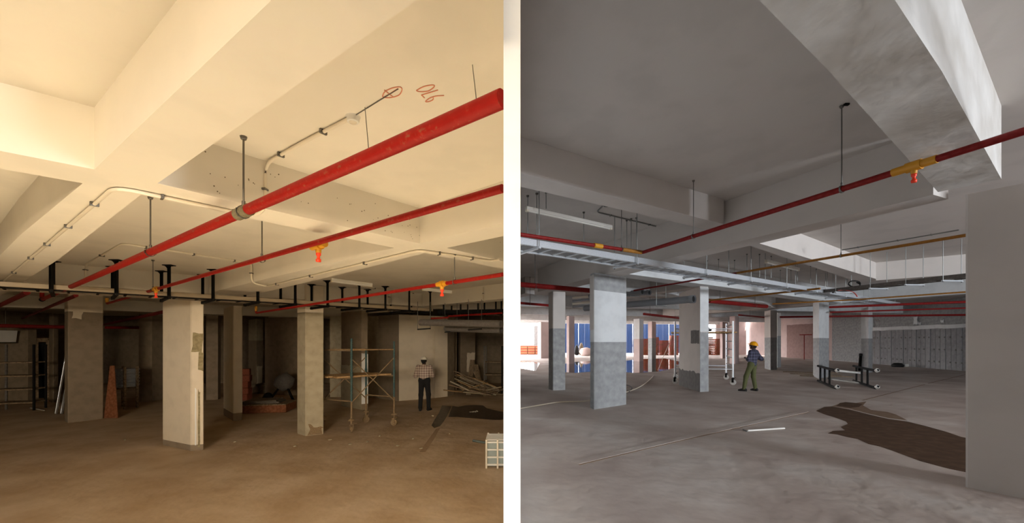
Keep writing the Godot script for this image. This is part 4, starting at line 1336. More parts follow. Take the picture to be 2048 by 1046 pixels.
	t = thing("junction_box", "round dark ceiling box at the end of the grey conduit", "junction box", Vector3(1.712, 4.22, -7.246))
	st = st_new()
	lathe(st, Vector3(0, -0.06, 0), [Vector2(0, 0), Vector2(0.05, 0), Vector2(0.055, 0.06)], 14)
	obj("body", st, M.dark_concrete, t)
	conduit("thin dark conduit rising on the slab toward the near grey column", [Vector3(7.253, 3.72, -8.791), Vector3(7.523, 3.72, -8.29), Vector3(8.054, 3.72, -7.207)], 0.012, M.grey_conduit, [[0, 0.5], [1, 0.3], [1, 0.7]])
	# loose rods
	for k in [[0.27, 3.52, -6.87], [0.42, 3.44, -6.76], [0.57, 3.93, -6.69], [1.39, 3.68, -7.75], [2.37, 3.60, -8.26], [2.43, 3.60, -8.16], [2.52, 3.52, -8.10]]:
		thin_rod(Vector3(k[0], RIGHT_SLAB, k[2]), k[1], "dark threaded rod behind the shallow cross beam, %s from the left" % NTH[nth], "dark rods behind the cross beam")
		nth += 1
	nth = 0
	for k in [[5.35, 3.77, -16.39], [5.75, 3.80, -16.67], [6.27, 3.61, -16.39], [6.79, 3.69, -17.09], [6.37, 3.53, -15.38], [6.06, 3.68, -12.42], [6.30, 3.70, -12.20], [6.87, 3.74, -12.35], [6.75, 3.65, -11.49], [7.11, 3.56, -11.49], [7.62, 3.57, -11.76], [9.45, 3.83, -14.08], [9.82, 3.83, -14.08], [9.09, 3.61, -12.74], [9.95, 3.65, -13.33], [10.57, 3.70, -13.89], [11.04, 3.69, -14.08], [10.73, 3.59, -13.61], [11.30, 3.66, -14.08], [12.23, 3.76, -14.60], [12.39, 3.91, -14.60], [15.98, 3.58, -18.18], [17.01, 3.50, -18.69], [17.90, 3.45, -18.69]]:
		thin_rod(Vector3(k[0], RIGHT_SLAB, k[2]), k[1], "thin galvanised rod from the slab right of the large white column, %s from the left" % NTH[nth])
		nth += 1
	# big grey drain pipes with open ends
	grey_pipe("thick grey drain pipe with open end in front of the middle taupe column", Vector3(5.46, 2.98, -12), Vector3(2.829, 2.979, -15.5), 0.112)
	grey_pipe("open ended grey pipe, left of the two behind the large white column", Vector3(4.763, 3.508, -14.6), Vector3(3.3, 3.62, -17.0), 0.09)
	grey_pipe("open ended grey pipe, right of the two behind the large white column", Vector3(5.019, 3.49, -14.6), Vector3(3.62, 3.60, -17.0), 0.085)
	for k in 4:
		pipe_run("duct_pipe", "pipe in the bundle between the two nearest left columns, %s" % ["topmost", "second from top", "third from top", "lowest"][k], [Vector3(2.97, 3.82 - k * 0.146, -19.5), Vector3(4.18, 3.79 - k * 0.135, -18.0)], 0.05, M.pipe_grey if k % 2 else M.pvc, "pipe", "bundle of pale pipes")


func grey_pipe(label: String, a: Vector3, b: Vector3, r: float):
	var t := thing("drain_pipe", label, "pipe", a)
	var d := b - a
	var st := st_new()
	hollow(st, Vector3.ZERO, d, r, 0.008)
	obj("pipe", st, M.pipe_grey, t)
	st = st_new()
	tube(st, [d.normalized() * -0.01, d.normalized() * 0.12], r + 0.012, 20, r + 0.012, false)
	obj("socket", st, M.pipe_grey, t)
	st = st_new()
	tube(st, [d.normalized() * 0.03, d.normalized() * 0.05], r - 0.01, 18)
	obj("bore", st, M.hole, t)
	for k in [0.25, 0.75]:
		st = st_new()
		var p: Vector3 = d * k
		bar(st, p + Vector3(-0.2, -r - 0.02, 0.1), p + Vector3(0.2, -r - 0.02, -0.1), 0.05, 0.03)
		tube(st, [p + Vector3(-0.19, -r, 0.1), p + Vector3(-0.19, RIGHT_SLAB - a.y - p.y, 0.1)], 0.008, 6)
		tube(st, [p + Vector3(0.19, -r, -0.1), p + Vector3(0.19, RIGHT_SLAB - a.y - p.y, -0.1)], 0.008, 6)
		obj("hanger", st, M.steel, t)


func trapeze(p: Vector3, side: Vector3, label: String, group: String):
	var t := thing("rod_trapeze", label, "hanger", p, 0.0, group)
	var out := side.normalized() * 0.05
	for s in [-out, side + out]:
		var st := st_new()
		tube(st, [s + Vector3(0, -0.1, 0), s + Vector3(0, RIGHT_SLAB - p.y, 0)], 0.008, 6)
		var rod := obj("rod", st, M.steel, t)
		st = st_new()
		lathe(st, s + Vector3(0, -0.11, 0), [Vector2(0, 0), Vector2(0.015, 0), Vector2(0.015, 0.014), Vector2(0, 0.014)], 6)
		obj("nut", st, M.rod, rod)
	var st2 := st_new()
	bar(st2, -out * 1.6 - Vector3(0, 0.078, 0), side + out * 1.6 - Vector3(0, 0.078, 0), 0.04, 0.035, 0.003)
	obj("cross_bar", st2, M.galv, t)


# ================================================================================================ things in the left hall
func caster(t: Node3D, at: Vector3, r: float, wheel: Material, fork: Material, turn := 0.3):
	var b := Basis(Vector3.UP, turn)
	var st := st_new()
	var ax := b * Vector3(0.022, 0, 0)
	st.set_smooth_group(-1)
	tube(st, [at + Vector3(0, r, 0) - ax, at + Vector3(0, r, 0) + ax], r, 18)
	tube(st, [at + Vector3(0, r, 0) - ax * 1.3, at + Vector3(0, r, 0) + ax * 1.3], r * 0.4, 10)
	var wh := mesh_of(st)
	st = st_new()
	for s in [-1.0, 1.0]:
		box(st, at + Vector3(0, r * 1.6, 0) + ax * 1.7 * s, Vector3(0.01, r * 1.5, r * 0.7), b)
	box(st, at + Vector3(0, r * 2.35, 0), Vector3(0.1, 0.012, 0.1), b)
	box(st, at + Vector3(0, r * 2.6, 0) + b * Vector3(0.06, 0, 0.05), Vector3(0.12, 0.01, 0.03), b)
	tube(st, [at + Vector3(0, r * 2.3, 0), at + Vector3(0, r * 2.3 + 0.12, 0)], 0.026, 10)
	var f := obj("caster_fork", st, fork, t)
	obj("wheel", wh, wheel, f)


func left_things():
	blue_scaffold()
	plank_heap()
	# puddle and wet trench mark on the floor
	var st := st_new()
	sheet(st, [Vector3(-2.023, -0.49, -13.6), Vector3(-1.808, -0.49, -13.394), Vector3(-1.61, -0.49, -13.705), Vector3(-1.312, -0.49, -13.812), Vector3(-0.994, -0.49, -13.705), Vector3(-0.819, -0.49, -13.096), Vector3(-0.376, -0.49, -12.539), Vector3(-0.031, -0.49, -12.364), Vector3(-0.028, -0.49, -11.19), Vector3(-0.476, -0.49, -11.19), Vector3(-1.055, -0.49, -11.406), Vector3(-1.585, -0.49, -11.632), Vector3(-1.847, -0.49, -11.632), Vector3(-1.942, -0.49, -12.629)], 0.004)
	var o := obj("puddle", st, M.mud_wet)
	tag(o, "dark muddy puddle on the brown floor beside the partition", "puddle")
	st = st_new()
	sheet(st, [Vector3(-2.398, -0.49, -13.705), Vector3(-2.041, -0.49, -13.496), Vector3(-1.949, -0.49, -12.278), Vector3(-1.879, -0.49, -11.05), Vector3(-1.872, -0.49, -10.4), Vector3(-1.981, -0.49, -10.161), Vector3(-2.105, -0.49, -10.462), Vector3(-2.182, -0.49, -11.333), Vector3(-2.241, -0.49, -12.278)], 0.006)
	o = obj("wet_mark", st, M.mud_wet)
	tag(o, "long wet trench mark on the brown floor, left of the dark muddy puddle", "wet mark")
	st = st_new()
	sheet(st, [Vector3(-1.909, -0.49, -10.045), Vector3(-1.829, -0.49, -10.161), Vector3(-1.759, -0.49, -9.02), Vector3(-1.724, -0.49, -7.928), Vector3(-1.843, -0.49, -7.928), Vector3(-1.875, -0.49, -8.929)], 0.002)
	o = obj("wet_mark", st, surface(tones(Color(0.70, 0.60, 0.49), 0.04), 1.0, 0.8, 60, 0.02, 0.2))
	tag(o, "faint damp trail on the floor continuing from the wet trench mark", "wet mark")
	var t := thing("paper_scrap", "small white paper scrap lying in the dark muddy puddle", "scrap", Vector3(-1.167, -0.49, -12.451) + Vector3(0, 0.006, 0), 0.4)
	st = st_new()
	for k in 4:
		box(st, Vector3(-0.12 + k * 0.07, 0.006 + 0.004 * (k % 2), 0.02 * (k % 3)), Vector3(0.08, 0.006, 0.05), Basis(Vector3(0.3, 1, 0.1).normalized(), k * 0.7))
	obj("paper", st, M.white_plastic, t)
	# pale crate and a grey tube at the lower right, by the partition
	t = thing("crate", "pale slatted crate with grey panels at the foot of the partition", "crate", Vector3(-0.25, LEFT_FLOOR, -7.2))
	for r in 4:
		for s in [-1.0, 1.0]:
			st = st_new()
			cbox(st, Vector3(0, 0.06 + r * 0.13, 0.24 * s), Vector3(0.42, 0.03, 0.025), 0.004)
			obj("slat", st, M.white_plastic, t)
	for c in 3:
		for s in [-1.0, 1.0]:
			st = st_new()
			cbox(st, Vector3(-0.195 + c * 0.195, 0.25, 0.262 * s), Vector3(0.03, 0.5, 0.02), 0.004)
			obj("post", st, M.pvc, t)
	st = st_new()
	cbox(st, Vector3(0, 0.24, 0), Vector3(0.36, 0.44, 0.42), 0.01)
	obj("panel_stack", st, M.glass_block, t)
	st = st_new()
	for k in 5:
		cbox(st, Vector3(0, 0.485, -0.2 + k * 0.1), Vector3(0.42, 0.02, 0.06), 0.004)
	obj("lid_slats", st, M.white_plastic, t)
	t = pipe_run("grey_tube", "short bluish grey tube lying beside the pale slatted crate", [Vector3(-0.853, -0.49, -8.752) + Vector3(0, 0.03, 0), Vector3(-0.512, -0.49, -8.541) + Vector3(0, 0.03, 0)], 0.025, plain(Color(0.42, 0.46, 0.44), 0.5), "tube")
	coupling(t, "stick", Vector3(-0.534, -0.49, -8.541) + Vector3(0, 0.02, 0), Vector3(-0.251, -0.49, -8.379) + Vector3(0, 0.02, 0), 0.012, M.wood)
	# low timber platform with dark sheets, red boxes and a dark machine
	t = thing("timber_platform", "low reddish timber platform on the floor between the slim cream and the bare column", "platform", Vector3(-7.751, -0.49, -12.629), 0.18)
	st = st_new()
	cbox(st, Vector3(0, 0.13, 0), Vector3(1.45, 0.24, 0.9), 0.01)
	obj("frame", st, M.brown_board, t)
	for k in 6:
		st = st_new()
		cbox(st, Vector3(-0.61 + k * 0.244, 0.26, 0), Vector3(0.23, 0.03, 0.96), 0.005)
		obj("plank", st, M.old_wood, t)
	t = thing("sheet_stack", "dark sheets stacked on the low reddish timber platform", "sheet stack", Vector3(-7.751, -0.49, -12.629) + Vector3(-0.1, 0.278, 0), 0.25)
	for k in 4:
		st = st_new()
		cbox(st, Vector3(0.03 * (k % 2), 0.012 + k * 0.024, 0), Vector3(1.1 - 0.08 * k, 0.02, 0.7), 0.003)
		obj("sheet", st, M.sack_brown if k % 2 else M.dark_duct, t)
	for k in 5:
		t = thing("red_box", "brick red box right of the slim cream column, %s of the stack" % ["lowest", "second from the floor", "middle one", "fourth from the floor", "topmost"][k], "box", Vector3(-9.992, -0.49, -14.983) + Vector3(0.02 * (k % 2), 0.235 * k, 0), 0.1 * k, "stacked brick red boxes")
		st = st_new()
		cbox(st, Vector3(0, 0.115, 0), Vector3(0.34 - 0.02 * (k % 3), 0.225, 0.3), 0.012)
		obj("body", st, M.brick_red, t)
		st = st_new()
		cbox(st, Vector3(0, 0.223, 0), Vector3(0.30, 0.02, 0.27), 0.004)
		obj("lid", st, M.brown_board, t)
	t = thing("mixer_machine", "dark machine with a raised drum behind the low timber platform", "machine", Vector3(-8.438, -0.49, -14.612), 0.5)
	st = st_new()
	for s in [-1.0, 1.0]:
		bar(st, Vector3(-0.4, 0.0, 0.25 * s), Vector3(0.1, 0.75, 0.1 * s), 0.05, 0.05)
		bar(st, Vector3(0.4, 0.0, 0.25 * s), Vector3(0.1, 0.75, 0.1 * s), 0.05, 0.05)
	bar(st, Vector3(-0.4, 0.1, -0.25), Vector3(-0.4, 0.1, 0.25), 0.04, 0.04)
	obj("stand", st, M.black_steel, t)
	st = st_new()
	lathe(st, Vector3(0.1, 0.7, 0), [Vector2(0, -0.3), Vector2(0.2, -0.28), Vector2(0.32, -0.05), Vector2(0.3, 0.1), Vector2(0.19, 0.32), Vector2(0.17, 0.32), Vector2(0.27, 0.08)], 18, Basis(Vector3.FORWARD, 0.7))
	obj("drum", st, M.dark_duct, t)
	for s in [-1.0, 1.0]:
		st = st_new()
		tube(st, [Vector3(-0.42, 0.16, 0.3 * s - 0.03), Vector3(-0.42, 0.16, 0.3 * s + 0.03)], 0.16, 16)
		obj("wheel", st, M.black_rubber, t)
	t = thing("dark_heap", "heap of sacks at the foot of the distant column", "heap", Vector3(-10.774, -0.49, -17))
	for k in 5:
		st = st_new()
		lathe(st, Vector3(-0.3 + 0.16 * k, 0, 0.08 * (k % 3)), [Vector2(0, 0), Vector2(0.2, 0.01), Vector2(0.24, 0.1), Vector2(0.19, 0.22 + 0.05 * (k % 2)), Vector2(0.06, 0.3 + 0.1 * (k % 2)), Vector2(0, 0.31 + 0.1 * (k % 2))], 12)
		obj("sack", st, M.sack_brown, t)
	# plywood sheet leaning on the bare column and the bundle of bright tubes behind it
	t = thing("plywood_board", "reddish brown plywood board leaning against the right side of the bare column", "board", Vector3(-11.509, -0.49, -11.481), 0.0)
	st = st_new()
	var bb := Basis(Vector3.RIGHT, -0.12) * Basis(Vector3.FORWARD, 0.0)
	prism_upright(st, [Vector2(-0.2, 0), Vector2(0.2, 0), Vector2(-0.08, 1.5), Vector2(-0.2, 1.5)], 0.02, bb)
	obj("board", st, M.brown_board, t)
	t = thing("tube_bundle", "bundle of bright metal tubes seen end on right of the bare column", "tube bundle", Vector3(-12.886, -0.49, -13), -0.25)
	st = st_new()
	for r in 12:
		for c in 8:
			hollow(st, Vector3(-0.26 + c * 0.07 + 0.035 * (r % 2), 0.72 + r * 0.05, 0.02 * ((r * 3 + c) % 3)), Vector3(-0.26 + c * 0.07 + 0.035 * (r % 2), 0.72 + r * 0.05, -0.5), 0.03, 0.006, 8)
	obj("tubes", st, M.foil, t).set_meta("kind", "stuff")
	for s in [-0.2, 0.15]:
		st = st_new()
		for e in [-1.0, 1.0]:
			box(st, Vector3(0.33 * e, 0.68, -0.25 - s), Vector3(0.05, 1.36, 0.06))
		box(st, Vector3(0, 0.66, -0.25 - s), Vector3(0.7, 0.06, 0.06))
		obj("trestle", st, M.old_wood, t)
	for k in 7:
		t = thing("metal_rod", "shiny metal rod leaning on the bare brown column, %s from the left" % NTH[k], "rod", Vector3(-13.775, -0.49, -12.11) + Vector3(0.055 * k - 0.05, 0.012, 0.03 * (k % 3)), 0.0, "leaning shiny rods")
		st = st_new()
		tube(st, [Vector3.ZERO, Vector3(0.06 + 0.02 * (k % 2), 1.72 + 0.06 * (k % 3), -0.22)], 0.016, 8)
		obj("tube", st, M.foil if k % 3 == 0 else M.dark_duct, t)
		st = st_new()
		tube(st, [Vector3(0.058 + 0.02 * (k % 2), 1.68 + 0.06 * (k % 3), -0.216), Vector3(0.061 + 0.02 * (k % 2), 1.73 + 0.06 * (k % 3), -0.222)], 0.019, 8)
		obj("collar", st, M.steel, t)
	t = pipe_run("light_strip", "thin pale tube lying on the dark floor by the storage rack", [Vector3(-15.781, -0.49, -13.096) + Vector3(0, 0.02, 0), Vector3(-14.775, -0.49, -12.629) + Vector3(0, 0.02, 0)], 0.014, M.white_plastic, "tube")
	coupling(t, "end_cap", Vector3(-15.781, -0.49, -13.096) + Vector3(0, 0.02, 0), Vector3(-15.741, -0.49, -13.077) + Vector3(0, 0.02, 0), 0.018, M.rod)
	rack("tall dark storage rack with four shelves at the far left edge", Vector3(-15.758, -0.49, -12.812), 0.35, 0.95, 2.1, 4)
	rack("black metal rack frame in the shade beside the partition", Vector3(-0.772, -0.49, -17.165), -0.1, 0.75, 2.0, 3)
	# bright vent opening at the far left
	t = thing("vent_hood", "pale hood shape catching light at the far left edge under the ceiling", "hood", Vector3(-18.451, 1.901, -14.5))
	st = st_new()
	prism_upright(st, [Vector2(-0.35, -0.22), Vector2(0.16, -0.22), Vector2(0.22, 0.2), Vector2(0.12, 0.08), Vector2(-0.35, 0.06)], 0.5, Basis.IDENTITY)
	obj("hood", st, M.white_board, t)
	st = st_new()
	box(st, Vector3(-0.1, -0.24, 0), Vector3(0.5, 0.03, 0.54))
	obj("rim", st, M.steel, t)
	st = st_new()
	tube(st, [Vector3(-0.2, 0.05, 0), Vector3(-0.2, LEFT_SLAB - t.position.y, 0)], 0.012, 6)
	tube(st, [Vector3(0.1, 0.05, 0), Vector3(0.1, LEFT_SLAB - t.position.y, 0)], 0.012, 6)
	obj("hanger", st, M.rod, t)
	# small litter on the brown floor
	var nth := 0
	for at: Vector3 in [Vector3(-8.639, -0.49, -8.929), Vector3(-6.061, -0.49, -8.752), Vector3(-4.546, -0.49, -8.379), Vector3(-4.063, -0.49, -8.929), Vector3(-3.459, -0.49, -8.541), Vector3(-3.162, -0.49, -8.752), Vector3(-3.071, -0.49, -9.305), Vector3(-2.41, -0.49, -8.419), Vector3(-2.233, -0.49, -9.02), Vector3(-1.871, -0.49, -8.223), Vector3(-2.343, -0.49, -11.787), Vector3(-1.473, -0.49, -9.505)]:
		t = thing("rubble_chip", "small loose chip of rubble on the brown floor, %s from the left" % NTH[nth], "chip", at, rng.randf() * 3.0, "rubble chips on the brown floor")
		st = st_new()
		lathe(st, Vector3.ZERO, [Vector2(0.03, 0), Vector2(0.034, 0.008), Vector2(0.018, 0.02), Vector2(0, 0.022)], 5, Basis(Vector3(1, 0, 0), 0.0).scaled(Vector3(1.3, 1, 0.8)))
		obj("chip", st, M.bare_plaster, t)
		nth += 1


# an upright plate: outline in its own x and y, thick along z
func prism_upright(st: SurfaceTool, p: Array, thick: float, b: Basis):
	var pk := PackedVector2Array(p)
	if area2(p) < 0:
		pk.reverse()
	var t := Geometry2D.triangulate_polygon(pk)
	var h := thick * 0.5
	for i in range(0, t.size(), 3):
		var q := [pk[t[i]], pk[t[i + 1]], pk[t[i + 2]]]
		if (q[1] - q[0]).cross(q[2] - q[0]) < 0:
			q = [q[0], q[2], q[1]]
		tri(st, b * Vector3(q[0].x, q[0].y, h), b * Vector3(q[1].x, q[1].y, h), b * Vector3(q[2].x, q[2].y, h))
		tri(st, b * Vector3(q[0].x, q[0].y, -h), b * Vector3(q[2].x, q[2].y, -h), b * Vector3(q[1].x, q[1].y, -h))
	for i in pk.size():
		var c := pk[i]
		var d := pk[(i + 1) % pk.size()]
		quad(st, b * Vector3(c.x, c.y, -h), b * Vector3(d.x, d.y, -h), b * Vector3(d.x, d.y, h), b * Vector3(c.x, c.y, h))


func rack(label: String, at: Vector3, turn: float, w: float, h: float, shelves: int):
	var t := thing("storage_rack", label, "rack", at, turn)
	for x in [-1.0, 1.0]:
		for z in [-1.0, 1.0]:
			var st := st_new()
			cbox(st, Vector3(w * 0.5 * x, h * 0.5, 0.25 * z), Vector3(0.05, h, 0.05), 0.004)
			obj("upright", st, M.dark_duct if x < 0 else M.black_steel, t)
	for k in shelves:
		var st := st_new()
		cbox(st, Vector3(0, h * (0.12 + 0.27 * k * 3.0 / shelves), 0), Vector3(w, 0.04, 0.52), 0.004)
		obj("shelf", st, M.old_wood, t)


func blue_scaffold():
	var f1 := Vector3(-3.877, -0.49, -9.661)
	var f2 := Vector3(-3.086, -0.49, -10.462)
	var f3 := Vector3(-3.959, -0.49, -10.847)
	var f4 := f1 + f3 - f2
	var o := (f1 + f3) * 0.5
	var t := thing("scaffold_tower", "blue wheeled scaffold tower with a plank deck and crossed braces", "scaffold", o)
	var foot := [f1 - o, f2 - o, f3 - o, f4 - o]
	var tops := [2.27, 2.2, 2.0, 2.1]
	for k in 4:
		var p: Vector3 = foot[k]
		var st := st_new()
		tube(st, [p + Vector3(0, 0.75, 0), p + Vector3(0, tops[k], 0)], 0.026, 12)
		tube(st, [p + Vector3(0, 1.35, 0), p + Vector3(0, 1.46, 0)], 0.034, 12)
		obj("leg", st, M.teal_steel, t)
		st = st_new()
		tube(st, [p + Vector3(0, 0.3, 0), p + Vector3(0, 0.78, 0)], 0.022, 12)
		lathe(st, p + Vector3(0, 0.28, 0), [Vector2(0, 0), Vector2(0.075, 0), Vector2(0.085, 0.02), Vector2(0.03, 0.06)], 12)
		obj("jack", st, M.muddy_steel, t)
		caster(t, p, 0.085, M.muddy_steel, M.muddy_steel, 0.4 + k)
	for e in [[0, 3], [1, 2]]:                           # end frames
		for y in [0.75, 1.3, 1.98]:
			var st := st_new()
			tube(st, [foot[e[0]] + Vector3(0, y, 0), foot[e[1]] + Vector3(0, y, 0)], 0.018, 10)
			obj("frame_rung", st, M.muddy_steel, t)
	for e in [[0, 1], [3, 2]]:                           # long sides: two crossed braces and a hand rail
		var a: Vector3 = foot[e[0]]
		var b: Vector3 = foot[e[1]]
		for y in [[1.78, 0.66], [0.72, 1.78]]:
			var st := st_new()
			tube(st, [a + Vector3(0, y[0], 0), b + Vector3(0, y[1], 0)], 0.014, 8)
			obj("brace", st, M.muddy_steel, t)
		var st2 := st_new()
		tube(st2, [a + Vector3(0, 1.99, 0), b + Vector3(0, 1.99, 0)], 0.014, 8)
		obj("hand_rail", st2, M.wood, t)
	for k in 3:                                          # deck planks lie across, longer than the tower
		var s := (k + 0.5) / 3.0
		var a: Vector3 = foot[0].lerp(foot[3], s)
		var b: Vector3 = foot[1].lerp(foot[2], s)
		var d := (b - a)
		var pl := thing("scaffold_plank", "wooden deck plank of the blue wheeled scaffold, %s" % ["nearest of three", "middle of three", "farthest of three"][k], "plank", o + a + Vector3(0, 1.345, 0), 0.0, "deck planks of the blue scaffold")
		var st := st_new()
		bar(st, -d * 0.25, d * (1.0 - 0.02 * k), 0.24, 0.045, 0.006)
		obj("board", st, M.wood, pl)
		st = st_new()
		bar(st, d * (0.985 - 0.02 * k), d * (1.002 - 0.02 * k), 0.244, 0.05, 0.002)
		obj("end_band", st, M.rod, pl)


func plank_heap():
	var r := RandomNumberGenerator.new()
	r.seed = 9
	var mats := [M.old_wood, M.bare_plaster, M.old_wood, M.brown_plaster, M.wood]
	for k in 30:
		var x := lerpf(-2.1, -0.75, fmod(k * 0.37, 1.0))
		var rank := 0
		for j in 30:
			if fmod(j * 0.37, 1.0) < fmod(k * 0.37, 1.0):
				rank += 1
		var z := 15.3 + r.randf() * 1.4
		var h := 0.10 + 0.75 * pow(r.randf(), 1.2) * (1.0 - absf(x + 1.95) / 1.75)
		var c := Vector3(x, LEFT_FLOOR + 0.05 + h, -z)
		var len := r.randf_range(0.8, 1.35)
		var an := r.randf_range(-0.55, 0.25)
		var dir := Vector3(cos(an), -minf(0.42, h / len * 1.3) * (1.0 if k % 4 else -0.7), sin(an)).normalized()
		var t := thing("loose_plank", "%s loose plank in the heap, %s from the left" % [["greyish brown", "pale dusty", "worn brown", "dull brown", "yellowish"][k % 5], NTH[rank]], "plank", c, 0.0, "loose planks in the heap")
		var st := st_new()
		bar(st, dir * -len * 0.5, dir * len * 0.5, r.randf_range(0.09, 0.2), r.randf_range(0.025, 0.045), 0.004)
		obj("board", st, mats[k % 5], t)
	for k in 3:
		var t := thing("leaning_board", "long board leaning upright behind the plank heap, %s" % ["leftmost of three", "middle of three", "rightmost of three"][k], "board", [Vector3(-1.78, -0.49, -16.37), Vector3(-1.207, -0.49, -16.37), Vector3(-1.035, -0.49, -15.928)][k] + Vector3(0, 0.02, 0), 0.0, "boards leaning behind the plank heap")
		var st := st_new()
		bar(st, Vector3.ZERO, [Vector3(0.02, 1.35, -1.4), Vector3(-0.4, 1.15, -1.3), Vector3(-0.5, 0.9, -0.9)][k], 0.2, 0.03, 0.004)
		obj("board", st, M.old_wood, t)


# ================================================================================================ things in the right hall
func right_things():
	# wet stains on the grey floor
	var st := st_new()
	sheet(st, [Vector3(7.47, 0, -9.829), Vector3(8.144, 0, -10.424), Vector3(8.403, 0, -10.504), Vector3(8.462, 0, -10.044), Vector3(8.343, 0, -9.361), Vector3(8.291, 0, -8.821), Vector3(8.429, 0, -8.547), Vector3(8.357, 0, -8.094), Vector3(8.213, 0, -7.56), Vector3(8.045, 0, -7.167), Vector3(8.061, 0, -6.949), Vector3(8.076, 0, -6.552), Vector3(6.162, 0, -4.95), Vector3(6.007, 0, -5.134), Vector3(5.886, 0, -5.375), Vector3(5.848, 0, -5.733), Vector3(5.969, 0, -6.283), Vector3(6, 0, -6.521), Vector3(5.953, 0, -6.68), Vector3(6.064, 0, -7.02), Vector3(6.002, 0, -7.167), Vector3(5.988, 0, -7.358), Vector3(5.876, 0, -7.438), Vector3(6.135, 0, -7.644), Vector3(6.4, 0, -7.687), Vector3(6.58, 0, -8), Vector3(6.963, 0, -8.289), Vector3(7.136, 0, -8.547), Vector3(7.262, 0, -8.993), Vector3(7.325, 0, -9.361)], 0.004)
	var o := obj("wet_stain", st, M.wet)
	tag(o, "large brown wet stain with ragged edge on the grey floor before the huge near column", "stain")
	st = st_new()
	sheet(st, [Vector3(8.435, 0, -10.544), Vector3(9.39, 0, -11.279), Vector3(9.543, 0, -11.097), Vector3(10.078, 0, -11.372), Vector3(9.36, 0, -10.667), Vector3(8.949, 0, -9.971), Vector3(9.097, 0, -9.69), Vector3(8.986, 0, -9.361), Vector3(8.557, 0, -8.654), Vector3(8.399, 0, -8.935), Vector3(8.458, 0, -9.49), Vector3(8.587, 0, -10.193)], 0.002)
	o = obj("wet_stain", st, M.damp)
	tag(o, "lighter damp fringe along the upper edge of the large brown wet stain", "stain")
	st = st_new()
	sheet(st, [Vector3(9.099, 0, -11.097), Vector3(9.379, 0, -11.233), Vector3(9.505, 0, -11.052), Vector3(9.583, 0, -10.921), Vector3(9.043, 0, -10.424), Vector3(8.677, 0, -10.269), Vector3(8.666, 0, -10.504), Vector3(8.574, 0, -10.585)], 0.0035)
	o = obj("wet_stain", st, M.wet)
	tag(o, "small dark wet spot where the mortar ridge meets the large brown stain", "stain")
	# far puddles that mirror the bright open side
	var pud := [[Vector3(3.814, 0, -29.913), Vector3(5.16, 0, -32.762), Vector3(6.794, 0, -34.4), Vector3(4.568, 0, -22.557), Vector3(3.386, 0, -21.5), Vector3(2.719, 0, -22.194)], [Vector3(9.546, 0, -34.4), Vector3(12.47, 0, -38.222), Vector3(15.038, 0, -39.314), Vector3(13.842, 0, -32.762), Vector3(10.384, 0, -25.481), Vector3(8.29, 0, -22.557), Vector3(6.611, 0, -21.5), Vector3(6.103, 0, -22.194)], [Vector3(0.258, 0, -34.4), Vector3(1.51, 0, -33.561), Vector3(2.189, 0, -31.273), Vector3(1.376, 0, -22.933), Vector3(0.799, 0, -24.571), Vector3(0.195, 0, -25.962)]]
	var names := ["shallow water sheet mirroring light between the shaded and the large white column", "broad shallow water sheet mirroring the blue sheets right of the large white column", "shallow water patch mirroring the bright gap at the left edge"]
	for k in 3:
		st = st_new()
		sheet(st, pud[k], 0.005)
		o = obj("puddle", st, M.water)
		tag(o, names[k], "puddle")
	# mortar ridge across the floor
	var t := thing("mortar_ridge", "long low mortar ridge running diagonally over the grey floor", "ridge", Vector3(0.888, 0, -5.639))
	var line := [Vector3(0.888, 0, -5.639), Vector3(1.959, 0, -6.37), Vector3(3.206, 0, -7.204), Vector3(4.962, 0, -8.339), Vector3(7.148, 0, -9.759)]
	st = st_new()
	for k in 4:
		bar(st, line[k] - t.position, line[k + 1] - t.position, 0.16, 0.016, 0.006)
	obj("ridge", st, M.right_floor, t)
	st = st_new()
	for k in 4:
		bar(st, line[k] - t.position + Vector3(0.04, 0, 0.09), line[k + 1] - t.position + Vector3(0.04, 0, 0.09), 0.025, 0.008)
	obj("dirt_line", st, M.damp, t)
	t = thing("floor_joint", "thin dirty joint line in the floor beyond the wet stain", "joint", Vector3(10.132, 0, -11.563))
	st = st_new()
	bar(st, Vector3.ZERO, Vector3(16.33, 0, -15.816) - t.position, 0.035, 0.008)
	bar(st, Vector3(16.836, 0, -16.188) - t.position, Vector3(23.31, 0, -20.537) - t.position, 0.035, 0.008)
	obj("line", st, M.damp, t)
	# white tube on the floor
	t = thing("white_tube", "short white plastic tube lying alone on the grey floor", "tube", Vector3(4.476, 0, -7.602) + Vector3(0, 0.016, 0))
	st = st_new()
	hollow(st, Vector3.ZERO, Vector3(5.326, 0, -7.818) + Vector3(0, 0.016, 0) - t.position, 0.016, 0.003, 12)
	obj("tube", st, M.white_plastic, t)
	st = st_new()
	tube(st, [Vector3(4.452, 0, -7.709) + Vector3(0, 0.012, 0) - t.position, Vector3(4.451, 0, -7.56) + Vector3(0, 0.012, 0) - t.position], 0.011, 8)
	obj("end_piece", st, M.grey_conduit, t)
	# hose
	t = thing("hose", "thin pale hose trailing over the floor and rising beside the broad taupe column", "hose", Vector3(0.075, 0, -9.971) + Vector3(0, 0.015, 0))
	var hp := [Vector3(0.075, 0, -9.971), Vector3(0.675, 0, -10.585), Vector3(1.342, 0, -11.187), Vector3(2.236, 0, -11.467), Vector3(3.637, 0, -13.105), Vector3(4.876, 0, -15.121), Vector3(6.375, 0, -18.347), Vector3(8.659, 0, -23.724)]
	for k in hp.size():
		hp[k] += Vector3(0, 0.015, 0)
	hp.append(Vector3(7.55, 0.895, -20))
	hp.append(Vector3(7.434, 1.53, -19))
	hp.append(Vector3(7.062, 2.028, -17.6))
	for k in hp.size():
		hp[k] -= t.position
	st = st_new()
	tube(st, through(hp, 6), 0.014, 8)
	obj("hose", st, M.pvc, t)
	st = st_new()
